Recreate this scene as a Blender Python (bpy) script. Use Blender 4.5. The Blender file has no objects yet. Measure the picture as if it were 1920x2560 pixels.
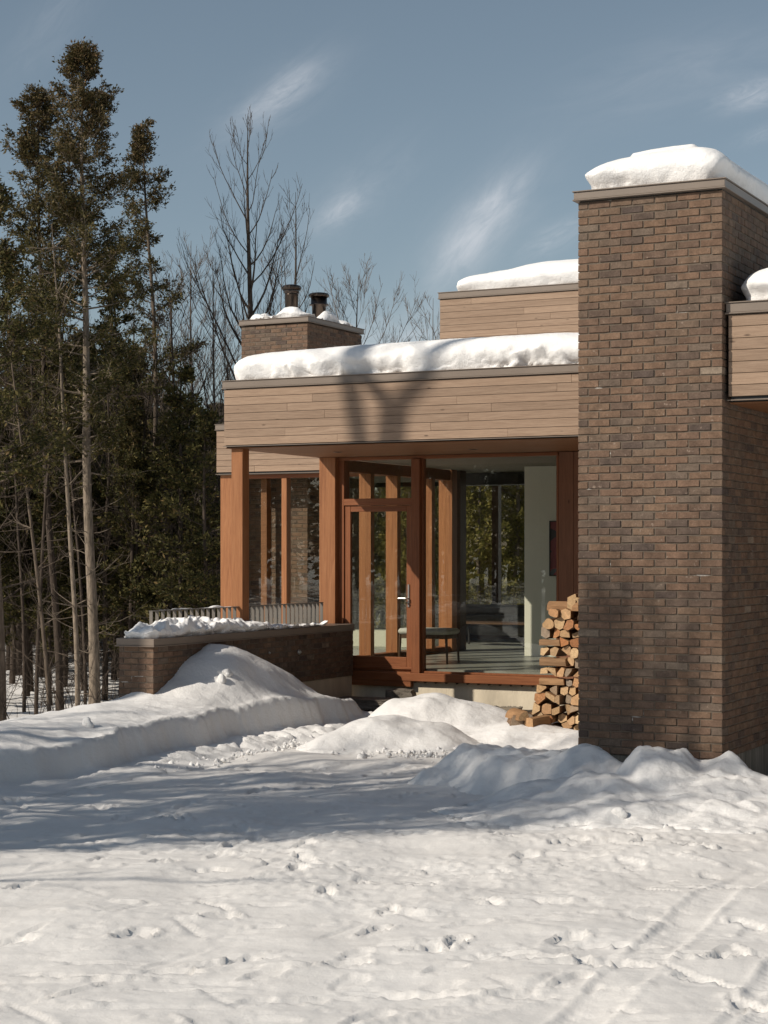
import bpy, bmesh, math, random
import numpy as np
from mathutils import Vector

C = bpy.context.scene.collection
SC = bpy.context.scene
R = math.radians

# ------------------------------------------------------------------ camera, sky, sun, exposure
FPX, CX, HY = 4574.0, 960.0, 1380.0          # focal length, centre and horizon in photograph pixels
ALPHA = R(26.6)                              # the house fronts are turned this far from the view axis
CA, SA = math.cos(ALPHA), math.sin(ALPHA)
CH = 2.1                                     # camera height over the driveway

cam_d = bpy.data.cameras.new('camera')
cam = bpy.data.objects.new('camera', cam_d)
C.objects.link(cam)
cam.location = (0, 0, CH)
cam.rotation_euler = (math.pi / 2, 0, ALPHA)
cam_d.sensor_fit = 'HORIZONTAL'
cam_d.sensor_width = 36
cam_d.lens = FPX / 1920 * 36
cam_d.shift_y = 100.0 / 1920
cam_d.clip_start = 0.1
cam_d.clip_end = 2000
SC.camera = cam

SUN = Vector((1.0, 1.22, -1.10)).normalized()
SUN_EL = math.asin(-SUN.z)
SUN_AZ = math.atan2(-SUN.x, -SUN.y)          # clockwise from +Y

SUN_STRENGTH = 4.3
SKY_STRENGTH = 0.078
SC.view_settings.view_transform = 'Standard'
SC.view_settings.look = 'None'
SC.view_settings.exposure = 0.0
SC.view_settings.gamma = 1.0
SC.view_settings.use_curve_mapping = False

w = bpy.data.worlds.new('World')
SC.world = w
w.use_nodes = True
wn, wl = w.node_tree.nodes, w.node_tree.links
wn.clear()


def nn(nodes, t, **kw):
    n = nodes.new(t)
    for k, v in kw.items():
        if k.startswith('i_'):
            n.inputs[int(k[2:]) if k[2:].isdigit() else k[2:]].default_value = v
        else:
            setattr(n, k, v)
    return n


def build_world():
    out = nn(wn, 'ShaderNodeOutputWorld')
    bg = nn(wn, 'ShaderNodeBackground')
    bg.inputs[1].default_value = SKY_STRENGTH
    wl.new(bg.outputs[0], out.inputs[0])
    sky = nn(wn, 'ShaderNodeTexSky', sky_type='NISHITA', sun_disc=False)
    sky.sun_elevation = SUN_EL
    sky.sun_rotation = SUN_AZ
    sky.altitude = 300
    sky.air_density = 1.0
    sky.dust_density = 0.7
    sky.ozone_density = 2.0
    hsv = nn(wn, 'ShaderNodeHueSaturation')
    hsv.inputs['Saturation'].default_value = 0.72
    hsv.inputs['Hue'].default_value = 0.486
    wl.new(sky.outputs[0], hsv.inputs['Color'])
    # thin wisps of high cloud, laid out by sky direction
    tc = nn(wn, 'ShaderNodeTexCoord')
    rot = nn(wn, 'ShaderNodeVectorRotate', rotation_type='Z_AXIS')
    rot.inputs['Angle'].default_value = -ALPHA
    wl.new(tc.outputs['Generated'], rot.inputs['Vector'])
    sep = nn(wn, 'ShaderNodeSeparateXYZ')
    wl.new(rot.outputs[0], sep.inputs[0])

    def M(op, a, b=None, c=None):
        n = nn(wn, 'ShaderNodeMath', operation=op)
        for i, x in enumerate((a, b, c)):
            if x is None:
                continue
            if isinstance(x, (int, float)):
                n.inputs[i].default_value = x
            else:
                wl.new(x, n.inputs[i])
        return n.outputs[0]
    yy = M('MAXIMUM', sep.outputs[1], 0.02)
    u = M('DIVIDE', sep.outputs[0], yy)
    v = M('DIVIDE', sep.outputs[2], yy)
    comb = nn(wn, 'ShaderNodeCombineXYZ')
    wl.new(u, comb.inputs[0])
    wl.new(v, comb.inputs[1])
    total = None
    # photo px, py, half length, half width, angle, strength
    for px, py, hl, hw, ang, st in (
                                    (690, 250, 170, 60, 36, .16), (1200, 570, 200, 80, 48, .20), (900, 480, 160, 70, 40, .10), (1700, 180, 300, 90, 18, .12),(715, 225, 90, 34, 38, .36), (640, 275, 60, 30, 30, .12), (850, 525, 70, 32, 35, .34),
                                    (1215, 545, 130, 46, 50, .50), (1150, 640, 100, 50, 50, .25), (1390, 590, 90, 30, 28, .25),
                                    (1890, 235, 90, 34, 15, .40), (1905, 335, 60, 20, 20, .15), (130, 60, 160, 50, 50, .10),
                                    (1000, 850, 260, 70, 5, .40)):
        mp = nn(wn, 'ShaderNodeMapping')
        mp.vector_type = 'TEXTURE'
        mp.inputs['Location'].default_value = ((px - CX) / FPX, (HY - py) / FPX, 0)
        mp.inputs['Rotation'].default_value = (0, 0, R(ang))
        mp.inputs['Scale'].default_value = (hl / FPX, hw / FPX, 1)
        wl.new(comb.outputs[0], mp.inputs[0])
        noi = nn(wn, 'ShaderNodeTexNoise')
        noi.inputs['Scale'].default_value = 1.15
        noi.inputs['Detail'].default_value = 6
        noi.inputs['Roughness'].default_value = .62
        noi.inputs['Distortion'].default_value = 1.1
        ad = nn(wn, 'ShaderNodeVectorMath', operation='MULTIPLY')
        ad.inputs[1].default_value = (.9, 1.0, 1)
        of = nn(wn, 'ShaderNodeVectorMath', operation='ADD')
        of.inputs[1].default_value = (px * .013, py * .017, 0)
        wl.new(mp.outputs[0], ad.inputs[0])
        wl.new(ad.outputs[0], of.inputs[0])
        wl.new(of.outputs[0], noi.inputs['Vector'])
        ln = nn(wn, 'ShaderNodeVectorMath', operation='LENGTH')
        wl.new(mp.outputs[0], ln.inputs[0])
        d2 = M('MULTIPLY', ln.outputs['Value'], ln.outputs['Value'])
        g = M('POWER', 2.718, M('MULTIPLY', d2, -1.0))
        nz = M('MULTIPLY_ADD', noi.outputs[0], 2.6, -.72)
        nz = M('MINIMUM', M('MAXIMUM', nz, 0.0), 1.0)
        t = M('MULTIPLY', M('MULTIPLY_ADD', M('MULTIPLY', g, nz), .85, M('MULTIPLY', g, .13)), st)
        total = t if total is None else M('ADD', total, t)
    total = M('MINIMUM', total, .8)
    mix = nn(wn, 'ShaderNodeMix', data_type='RGBA')
    mix.inputs[7].default_value = (9.5, 9.7, 10.2, 1)
    wl.new(total, mix.inputs[0])
    wl.new(hsv.outputs[0], mix.inputs[6])
    wl.new(mix.outputs[2], bg.inputs[0])


build_world()
sun_d = bpy.data.lights.new('sun', 'SUN')
sun_d.energy = SUN_STRENGTH
sun_d.angle = R(0.53)
sun_d.color = (1.0, .91, .79)
sun = bpy.data.objects.new('sun', sun_d)
C.objects.link(sun)
sun.location = (-20, -25, 30)
sun.rotation_euler = SUN.to_track_quat('-Z', 'Y').to_euler()

cy = SC.cycles
cy.max_bounces = 8
cy.diffuse_bounces = 4
cy.glossy_bounces = 3
cy.transparent_max_bounces = 12
cy.transmission_bounces = 4
cy.caustics_reflective = False
cy.caustics_refractive = False
cy.sample_clamp_indirect = 6

# ------------------------------------------------------------------ helpers
rnd = random.Random(7)


def cam2w(px, Z, py=None):
    """A point seen at photograph pixel px at depth Z."""
    u = (px - CX) / FPX
    X, Y = Z * (u * CA - SA), Z * (u * SA + CA)
    return (X, Y) if py is None else (X, Y, CH + (HY - py) * Z / FPX)


def ratio(px):
    u = (px - CX) / FPX
    return (u * CA - SA) / (u * SA + CA)


def onY(px, Y):
    return ratio(px) * Y


def zat(px, py, Y):
    u = (px - CX) / FPX
    return CH + (HY - py) / FPX * Y / (u * SA + CA)


def hash2(ix, iy, iz, seed):
    h = (ix.astype(np.int64) * 374761393 + iy.astype(np.int64) * 668265263 + iz.astype(np.int64) * 2147483647 + seed * 1274126177)
    h = (h ^ (h >> 13)) * 1274126177
    h = h & 0xffffffff
    h = h ^ (h >> 16)
    return (h & 0xffff).astype(np.float64) / 65535.0


def vnoise(x, y, z=None, seed=0):
    x = np.asarray(x, float)
    y = np.asarray(y, float)
    z = np.zeros_like(x) if z is None else np.asarray(z, float)
    ix, iy, iz = np.floor(x), np.floor(y), np.floor(z)
    fx, fy, fz = x - ix, y - iy, z - iz
    sx, sy, sz = [f * f * f * (f * (f * 6 - 15) + 10) for f in (fx, fy, fz)]
    r = 0
    flat = not np.any(fz)
    for dz in ((0,) if flat else (0, 1)):
        for dy in (0, 1):
            for dx in (0, 1):
                wgt = (sx if dx else 1 - sx) * (sy if dy else 1 - sy) * (1 if flat else (sz if dz else 1 - sz))
                r = r + wgt * hash2(ix + dx, iy + dy, iz + dz, seed)
    return r * 2 - 1


def fbm(x, y, z=None, oct=4, seed=0, gain=.5, lac=2.03):
    a, f, s = 1.0, 1.0, 0
    for o in range(oct):
        s = s + a * vnoise(x * f, y * f, None if z is None else z * f, seed + o * 17)
        a *= gain
        f *= lac
    return s


def np_mesh(name, V, F, mat=None, smooth=False, mats=None, midx=None):
    V = np.asarray(V, np.float32)
    F = np.asarray(F, np.int32)
    me = bpy.data.meshes.new(name)
    n, k = F.shape
    me.vertices.add(len(V))
    me.vertices.foreach_set('co', V.ravel())
    me.loops.add(n * k)
    me.loops.foreach_set('vertex_index', F.ravel())
    me.polygons.add(n)
    me.polygons.foreach_set('loop_start', np.arange(n, dtype=np.int32) * k)
    me.polygons.foreach_set('loop_total', np.full(n, k, np.int32))
    if smooth:
        me.polygons.foreach_set('use_smooth', np.ones(n, bool))
    for m in (mats or ([mat] if mat else [])):
        me.materials.append(m)
    if midx is not None:
        me.polygons.foreach_set('material_index', np.asarray(midx, np.int32))
    me.update(calc_edges=True)
    me.validate()
    return me


def link(name, me, parent=None, loc=(0, 0, 0)):
    o = bpy.data.objects.new(name, me)
    C.objects.link(o)
    if parent is not None:
        o.parent = parent
    o.location = loc
    return o


def tag(o, label=None, cat=None, group=None, kind=None):
    if label:
        o['label'] = label
    if cat:
        o['category'] = cat
    if group:
        o['group'] = group
    if kind:
        o['kind'] = kind
    return o


def thing(name, loc, label, cat, group=None, kind='thing'):
    return tag(link(name, None, None, loc), label, cat, group, kind)


def origin(o):
    p = Vector((0, 0, 0))
    while o is not None:
        p += Vector(o.location)
        o = o.parent
    return p


class MB:
    """Collects boxes, prisms, tubes and lathes (world coordinates) into one mesh."""

    def __init__(s):
        s.v, s.f, s.m = [], [], []

    def add(s, vs, fs, mi=0):
        b = len(s.v)
        s.v += [tuple(v) for v in vs]
        s.f += [tuple(b + i for i in f) for f in fs]
        s.m += [mi] * len(fs)

    def box(s, x0, x1, y0, y1, z0, z1, c=0.0, mi=0):
        if c <= 0:
            vs = [(x, y, z) for z in (z0, z1) for y in (y0, y1) for x in (x0, x1)]
            s.add(vs, [(0, 2, 3, 1), (4, 5, 7, 6), (0, 1, 5, 4), (2, 6, 7, 3), (0, 4, 6, 2), (1, 3, 7, 5)], mi)
            return
        c = min(c, (x1 - x0) * .45, (y1 - y0) * .45, (z1 - z0) * .45)
        P = {}
        vs = []
        X, Y, Z = (x0, x1), (y0, y1), (z0, z1)
        for i in (0, 1):
            for j in (0, 1):
                for k in (0, 1):
                    for ax in range(3):
                        p = [X[i], Y[j], Z[k]]
                        for a2 in range(3):
                            if a2 != ax:
                                p[a2] += c * (1 if (i, j, k)[a2] == 0 else -1)
                        P[i, j, k, ax] = len(vs)
                        vs.append(p)
        fs = []
        for ax in range(3):
            a, b = [q for q in range(3) if q != ax]
            for side in (0, 1):
                ring = []
                for (p, q) in ((0, 0), (1, 0), (1, 1), (0, 1)):
                    key = [0, 0, 0]
                    key[ax] = side
                    key[a] = p
                    key[b] = q
                    ring.append(P[key[0], key[1], key[2], ax])
                fs.append(tuple(ring))
        for ax in range(3):       # edges along axis ax
            a, b = [q for q in range(3) if q != ax]
            for p in (0, 1):
                for q in (0, 1):
                    k0, k1 = [0, 0, 0], [0, 0, 0]
                    k0[a] = k1[a] = p
                    k0[b] = k1[b] = q
                    k1[ax] = 1
                    fs.append((P[(*k0, a)], P[(*k1, a)], P[(*k1, b)], P[(*k0, b)]))
        for i in (0, 1):
            for j in (0, 1):
                for k in (0, 1):
                    fs.append((P[i, j, k, 0], P[i, j, k, 1], P[i, j, k, 2]))
        s.add(vs, fs, mi)

    def lathe(s, cx, cy, prof, n=20, mi=0):
        vs, fs = [], []
        for r, z in prof:
            for i in range(n):
                a = 2 * math.pi * i / n
                vs.append((cx + r * math.cos(a), cy + r * math.sin(a), z))
        for j in range(len(prof) - 1):
            for i in range(n):
                k = (i + 1) % n
                fs.append((j * n + i, j * n + k, (j + 1) * n + k, (j + 1) * n + i))
        fs.append(tuple(range(n))[::-1])
        fs.append(tuple((len(prof) - 1) * n + i for i in range(n)))
        s.add(vs, fs, mi)

    def tube(s, pts, rad, n=6, mi=0):
        vs, fs = tube_np(np.array(pts, float), np.array(rad, float), n)
        s.add(vs.tolist(), fs.tolist(), mi)

    def build(s, name, mat, parent=None, smooth=False, normals=True):
        og = origin(parent)
        me = bpy.data.meshes.new(name)
        me.from_pydata([(x - og.x, y - og.y, z - og.z) for x, y, z in s.v], [], s.f)
        mats = mat if isinstance(mat, (list, tuple)) else [mat]
        for m in mats:
            me.materials.append(m)
        if len(mats) > 1:
            me.polygons.foreach_set('material_index', s.m)
        if normals:
            bm = bmesh.new()
            bm.from_mesh(me)
            bmesh.ops.recalc_face_normals(bm, faces=bm.faces)
            bm.to_mesh(me)
            bm.free()
        if smooth:
            me.polygons.foreach_set('use_smooth', [True] * len(me.polygons))
        me.update()
        return link(name, me, parent)


def tube_np(pts, rad, n=6):
    m = len(pts)
    d = np.gradient(pts, axis=0)
    d /= np.linalg.norm(d, axis=1)[:, None] + 1e-9
    mean = d.mean(0)
    ref = np.array([0, 0, 1.0]) if abs(mean[2]) < .8 else np.array([1.0, 0, 0])
    a = np.cross(d, ref)
    a /= np.linalg.norm(a, axis=1)[:, None] + 1e-9
    b = np.cross(d, a)
    t = np.arange(n) * 2 * np.pi / n
    V = pts[:, None, :] + rad[:, None, None] * (np.cos(t)[None, :, None] * a[:, None, :] + np.sin(t)[None, :, None] * b[:, None, :])
    V = V.reshape(-1, 3)
    j, i = np.meshgrid(np.arange(m - 1), np.arange(n), indexing='ij')
    k = (i + 1) % n
    F = np.stack([j * n + i, j * n + k, (j + 1) * n + k, (j + 1) * n + i], -1).reshape(-1, 4)
    return V, F


def bx(name, x0, x1, y0, y1, z0, z1, mat, parent=None, c=.004):
    m = MB()
    m.box(x0, x1, y0, y1, z0, z1, c)
    return m.build(name, mat, parent)


# ------------------------------------------------------------------ materials
def new_mat(name):
    m = bpy.data.materials.new(name)
    m.use_nodes = True
    n, l = m.node_tree.nodes, m.node_tree.links
    return m, n, l, n['Principled BSDF']


def ramp(n, stops):
    r = n.new('ShaderNodeValToRGB')
    e = r.color_ramp.elements
    while len(e) < len(stops):
        e.new(.5)
    for k, (p, c) in zip(e, stops):
        k.position = p
        k.color = (*c, 1)
    return r


def coords(n, l, kind='Object', scale=(1, 1, 1), randomize=False):
    tc = n.new('ShaderNodeTexCoord')
    mp = n.new('ShaderNodeMapping')
    mp.inputs['Scale'].default_value = scale
    l.new(tc.outputs[kind], mp.inputs[0])
    if randomize:
        oi = n.new('ShaderNodeObjectInfo')
        mu = n.new('ShaderNodeVectorMath')
        mu.operation = 'SCALE'
        mu.inputs[0].default_value = (37.0, 91.0, 53.0)
        l.new(oi.outputs['Random'], mu.inputs['Scale'])
        ad = n.new('ShaderNodeVectorMath')
        ad.operation = 'ADD'
        l.new(mp.outputs[0], ad.inputs[0])
        l.new(mu.outputs[0], ad.inputs[1])
        return ad.outputs[0], oi.outputs['Random']
    return mp.outputs[0], None


def noise(n, l, vec, scale, detail=4, rough=.55, dist=0):
    t = n.new('ShaderNodeTexNoise')
    t.inputs['Scale'].default_value = scale
    t.inputs['Detail'].default_value = detail
    t.inputs['Roughness'].default_value = rough
    t.inputs['Distortion'].default_value = dist
    if vec is not None:
        l.new(vec, t.inputs['Vector'])
    return t.outputs[0]


def mixc(n, l, fac, a, b, mode='MIX'):
    m = n.new('ShaderNodeMix')
    m.data_type = 'RGBA'
    m.blend_type = mode
    for i, x in ((0, fac), (6, a), (7, b)):
        if isinstance(x, (int, float)):
            m.inputs[i].default_value = x
        elif isinstance(x, tuple):
            m.inputs[i].default_value = (*x, 1)
        else:
            l.new(x, m.inputs[i])
    return m.outputs[2]


def bump(n, l, bs, h, dist, strength=1.0):
    b = n.new('ShaderNodeBump')
    b.inputs['Distance'].default_value = dist
    b.inputs['Strength'].default_value = strength
    l.new(h, b.inputs['Height'])
    l.new(b.outputs[0], bs.inputs['Normal'])


def mat_brick(name, island):
    m, n, l, b = new_mat(name)
    vec, rv = coords(n, l, 'Object', (1, 1, 1), True)
    if island:
        g = n.new('ShaderNodeNewGeometry')
        rv = g.outputs['Random Per Island']
        vec, _ = coords(n, l, 'Object')
    r = ramp(n, [(0, (.086, .064, .054)), (.06, (.112, .080, .062)), (.20, (.138, .091, .065)), (.45, (.165, .103, .070)),
                 (.62, (.174, .112, .074)), (.80, (.160, .109, .076)), (.94, (.136, .100, .076)), (.988, (.15, .112, .085)), (1, (.23, .18, .135))])
    r.color_ramp.interpolation = 'LINEAR'
    l.new(rv, r.inputs[0])
    n1 = noise(n, l, vec, 9, 5, .65)
    n2 = noise(n, l, vec, 60, 4, .7)
    c = mixc(n, l, .75, r.outputs[0], n1, 'OVERLAY')
    c = mixc(n, l, .55, c, n2, 'OVERLAY')
    sp = noise(n, l, vec, 26, 3, .6)
    rr = ramp(n, [(.64, (0, 0, 0)), (.74, (1, 1, 1))])
    l.new(sp, rr.inputs[0])
    c = mixc(n, l, rr.outputs[0], c, (.27, .205, .16))
    l.new(c, b.inputs['Base Color'])
    b.inputs['Roughness'].default_value = .88
    b.inputs['Specular IOR Level'].default_value = .25
    bump(n, l, b, n2, .004, .8)
    return m


def mat_plain(name, col, rough=.6, var=.15, scale=8, bumpd=.0, metal=0, spec=.4, stretch=(1, 1, 1), fine=60):
    m, n, l, b = new_mat(name)
    vec, _ = coords(n, l, 'Object', stretch)
    t = noise(n, l, vec, scale, 5, .6)
    c2 = tuple(min(1, x * (1 + var)) for x in col)
    c1 = tuple(x * (1 - var) for x in col)
    r = ramp(n, [(.3, c1), (.7, c2)])
    l.new(t, r.inputs[0])
    l.new(r.outputs[0], b.inputs['Base Color'])
    b.inputs['Roughness'].default_value = rough
    b.inputs['Metallic'].default_value = metal
    b.inputs['Specular IOR Level'].default_value = spec
    if bumpd:
        bump(n, l, b, noise(n, l, vec, fine, 4, .6), bumpd)
    return m


def mat_wood(name, cols, grain, rough=.65, tone=.35, knots=True, spec=.3):
    """cols dark, mid, light; grain = coordinate scale, small along the fibre."""
    m, n, l, b = new_mat(name)
    vec, rv = coords(n, l, 'Object', grain, True)
    t = noise(n, l, vec, 1.0, 6, .62, 1.2)
    r = ramp(n, [(.25, cols[0]), (.5, cols[1]), (.78, cols[2])])
    l.new(t, r.inputs[0])
    c = r.outputs[0]
    tr = ramp(n, [(0, (1 - tone, 1 - tone, 1 - tone)), (1, (1, 1, 1))])
    l.new(rv, tr.inputs[0])
    c = mixc(n, l, 1.0, c, tr.outputs[0], 'MULTIPLY')
    fine = noise(n, l, vec, 4.5, 4, .7)
    c = mixc(n, l, .35, c, fine, 'OVERLAY')
    if knots:
        v2, _ = coords(n, l, 'Object', tuple(max(1.6, g * .16) for g in grain), True)
        vo = n.new('ShaderNodeTexVoronoi')
        vo.inputs['Scale'].default_value = 1.6
        l.new(v2, vo.inputs['Vector'])
        kr = ramp(n, [(.035, (1, 1, 1)), (.10, (0, 0, 0))])
        l.new(vo.outputs['Distance'], kr.inputs[0])
        c = mixc(n, l, kr.outputs[0], c, tuple(x * .45 for x in cols[0]))
    l.new(c, b.inputs['Base Color'])
    b.inputs['Roughness'].default_value = rough
    b.inputs['Specular IOR Level'].default_value = spec
    bump(n, l, b, fine, .0012, .8)
    return m


def mat_snow(name, micro=.012, cols=((.80, .79, .775), (.87, .86, .845))):
    m, n, l, b = new_mat(name)
    vec, _ = coords(n, l, 'Object')
    t = noise(n, l, vec, 1.3, 4, .6)
    r = ramp(n, [(.3, cols[0]), (.7, cols[1])])
    l.new(t, r.inputs[0])
    l.new(r.outputs[0], b.inputs['Base Color'])
    b.inputs['Roughness'].default_value = .72
    b.inputs['Specular IOR Level'].default_value = .25
    n1 = noise(n, l, vec, 70, 6, .72)
    n2 = noise(n, l, vec, 18, 6, .68)
    ad = n.new('ShaderNodeMath')
    ad.operation = 'MULTIPLY_ADD'
    ad.inputs[1].default_value = .35
    l.new(n1, ad.inputs[0])
    l.new(n2, ad.inputs[2])
    bump(n, l, b, ad.outputs[0], micro, .8)
    return m


def mat_glass(name, tint):
    m, n, l, b = new_mat(name)
    n.remove(b)
    out = n['Material Output']
    tr = n.new('ShaderNodeBsdfTransparent')
    tr.inputs[0].default_value = (*tint, 1)
    gl = n.new('ShaderNodeBsdfGlossy')
    gl.inputs['Roughness'].default_value = .0
    gl.inputs[0].default_value = (.95, .97, .95, 1)
    lw = n.new('ShaderNodeLayerWeight')
    pw = n.new('ShaderNodeMath')
    pw.operation = 'POWER'
    pw.inputs[1].default_value = 5
    l.new(lw.outputs['Facing'], pw.inputs[0])
    lw.inputs[0].default_value = .5
    ma = n.new('ShaderNodeMath')
    ma.operation = 'MULTIPLY_ADD'
    ma.inputs[1].default_value = .9
    ma.inputs[2].default_value = .042
    l.new(pw.outputs[0], ma.inputs[0])
    mx = n.new('ShaderNodeMixShader')
    l.new(ma.outputs[0], mx.inputs[0])
    l.new(tr.outputs[0], mx.inputs[1])
    l.new(gl.outputs[0], mx.inputs[2])
    l.new(mx.outputs[0], out.inputs[0])
    return m


def mat_leaf(name, stops, trans=.18, zramp=None):
    m, n, l, b = new_mat(name)
    g = n.new('ShaderNodeNewGeometry')
    r = ramp(n, stops)
    l.new(g.outputs['Random Per Island'], r.inputs[0])
    vec, _ = coords(n, l, 'Object')
    t = noise(n, l, vec, 1.1, 3, .6)
    c = mixc(n, l, .5, r.outputs[0], t, 'OVERLAY')
    if zramp:
        tc = n.new('ShaderNodeTexCoord')
        sp = n.new('ShaderNodeSeparateXYZ')
        l.new(tc.outputs['Object'], sp.inputs[0])
        mr = n.new('ShaderNodeMapRange')
        mr.inputs[1].default_value, mr.inputs[2].default_value = zramp[0], zramp[1]
        mr.inputs[3].default_value, mr.inputs[4].default_value = 0.0, zramp[2]
        l.new(sp.outputs[2], mr.inputs[0])
        mu = n.new('ShaderNodeMath')
        mu.operation = 'MULTIPLY'
        l.new(mr.outputs[0], mu.inputs[0])
        l.new(g.outputs['Random Per Island'], mu.inputs[1])
        c = mixc(n, l, mu.outputs[0], c, (.150, .088, .052))
    l.new(c, b.inputs['Base Color'])
    b.inputs['Roughness'].default_value = .7
    b.inputs['Specular IOR Level'].default_value = .2
    tl = n.new('ShaderNodeBsdfTranslucent')
    l.new(c, tl.inputs[0])
    mx = n.new('ShaderNodeMixShader')
    mx.inputs[0].default_value = trans
    l.new(b.outputs[0], mx.inputs[1])
    l.new(tl.outputs[0], mx.inputs[2])
    l.new(mx.outputs[0], n['Material Output'].inputs[0])
    return m


def mat_art(name):
    m, n, l, b = new_mat(name)
    vec, _ = coords(n, l, 'Object')
    t = noise(n, l, vec, 3.2, 2, .4, .6)
    r = ramp(n, [(.36, (.02, .02, .025)), (.42, (.20, .03, .04)), (.56, (.30, .05, .06)), (.62, (.10, .11, .12))])
    r.color_ramp.interpolation = 'CONSTANT'
    l.new(t, r.inputs[0])
    l.new(r.outputs[0], b.inputs['Base Color'])
    b.inputs['Roughness'].default_value = .5
    return m


MT = {}
MT['brick'] = mat_brick('brick', False)
MT['brick_many'] = mat_brick('brick_many', True)
MT['mortar'] = mat_plain('mortar', (.165, .135, .102), .95, .25, 5, .004)
MT['coping'] = mat_plain('painted_metal', (.205, .163, .130), .42, .06, 3, 0, .0, .5)
MT['clad'] = mat_wood('weathered_cladding', ((.275, .184, .126), (.35, .243, .169), (.415, .297, .213)), (1.6, 30, 30), .75, .22)
MT['cedar'] = mat_wood('stained_cedar', ((.225, .085, .033), (.335, .140, .056), (.42, .195, .088)), (26, 26, 1.2), .5, .14, False)
MT['cedarh'] = mat_wood('stained_cedar_rail', ((.165, .055, .021), (.235, .082, .031), (.29, .115, .045)), (1.2, 26, 26), .5, .12, False)
MT['frame'] = mat_wood('stained_cedar_frame', ((.165, .055, .021), (.235, .082, .031), (.29, .115, .045)), (26, 26, 1.2), .5, .12, False)
MT['soffit'] = mat_wood('soffit_cedar', ((.17, .075, .032), (.22, .098, .042), (.27, .125, .055)), (1.4, 26, 26), .55, .2)
MT['darkclad'] = mat_wood('stained_boards', ((.17, .075, .040), (.215, .095, .05), (.26, .12, .065)), (26, 26, 1.3), .6, .2)
MT['rail'] = mat_plain('railing_metal', (.155, .138, .118), .45, .05, 4, 0, .0, .5)
MT['concrete'] = mat_plain('concrete', (.62, .545, .42), .9, .22, 3.5, .004, 0, .2, (1, 1, .35))
MT['board_concrete'] = mat_plain('board_marked_concrete', (.25, .235, .20), .92, .5, 2.2, .01, 0, .2, (14, 14, .7))
MT['snow'] = mat_snow('snow', .014, ((.755, .742, .722), (.825, .812, .793)))
MT['packed'] = mat_snow('packed_snow', .006, ((.715, .695, .668), (.79, .772, .745)))
MT['snow_rough'] = mat_snow('snow_rough', .022)
MT['snow_cap'] = mat_snow('snow_cap', .015, ((.87, .86, .845), (.92, .91, .895)))
def mat_mortar():
    m = mat_plain('mortar', (.140, .112, .085), .95, .25, 5, .004)
    n, l = m.node_tree.nodes, m.node_tree.links
    b = n['Principled BSDF']
    src = b.inputs['Base Color'].links[0].from_socket
    vec, _ = coords(n, l, 'Object', (1.1, 1.1, 2.6))
    r = ramp(n, [(.66, (0, 0, 0)), (.71, (1, 1, 1))])
    l.new(noise(n, l, vec, 2.3, 4, .7), r.inputs[0])
    l.new(mixc(n, l, r.outputs[0], src, (.46, .43, .39)), b.inputs['Base Color'])
    return m


MT['mortar'] = mat_mortar()
MT['glass'] = mat_glass('glass', (.968, .972, .95))
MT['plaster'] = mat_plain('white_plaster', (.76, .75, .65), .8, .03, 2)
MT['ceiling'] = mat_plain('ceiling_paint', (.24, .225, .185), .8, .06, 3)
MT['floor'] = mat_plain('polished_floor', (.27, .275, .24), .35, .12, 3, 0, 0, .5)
MT['fabric'] = mat_plain('pale_fabric', (.50, .50, .44), .9, .08, 20, .003)
MT['greyfabric'] = mat_plain('grey_fabric', (.12, .115, .105), .9, .2, 14, .004)
MT['darkwood'] = mat_wood('walnut', ((.07, .04, .025), (.10, .058, .034), (.13, .078, .046)), (20, 20, 2), .5, .1, False)
MT['black'] = mat_plain('black_metal', (.02, .02, .02), .45, .1, 4)
MT['steel'] = mat_plain('stainless_steel', (.085, .066, .054), .3, .12, 3, 0, 1.0, .5, (1, 1, .2))
MT['steeldark'] = mat_plain('sooty_steel', (.10, .08, .07), .32, .2, 4, 0, 1.0, .5)
MT['lead'] = mat_plain('flashing_metal', (.5, .49, .46), .35, .08, 3, 0, .9)
MT['rock'] = mat_plain('rock', (.19, .165, .135), .92, .4, 7, .02)
MT['slab'] = mat_plain('stone_slab', (.27, .225, .165), .9, .25, 6, .008)
MT['gravel'] = mat_plain('gravel', (.24, .22, .185), .9, .5, 30, .0)
MT['soil'] = mat_plain('wet_soil', (.045, .036, .028), .9, .4, 9, .02)
MT['bark'] = mat_plain('bark', (.15, .118, .090), .92, .5, 3.0, .018, 0, .15, (9, 9, 1.2), 10)
MT['bark_pale'] = mat_plain('bark_pale', (.24, .195, .15), .92, .55, 3.0, .012, 0, .15, (7, 7, 1.4), 10)
MT['bark_dark'] = mat_plain('bark_dark', (.075, .058, .046), .92, .45, 3.0, .015, 0, .15, (8, 8, 1.4), 10)
MT['twig'] = mat_plain('twig_bark', (.150, .122, .102), .9, .4, 2.0)
LS = [(0, (.030, .033, .012)), (.35, (.062, .060, .019)), (.7, (.108, .096, .030)), (.93, (.155, .128, .046)), (1, (.18, .11, .046))]
MT['leaf'] = mat_leaf('cedar_foliage', LS, .18, (9, 17, 1.1))
MT['leaf_sunlit'] = mat_leaf('cedar_foliage_sunlit', [(0, (.09, .09, .022)), (.5, (.18, .16, .04)), (1, (.26, .215, .07))], .32)  # brighter copy of the cedar foliage, sunlight put into the leaf colour
MT['endgrain'] = None


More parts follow.
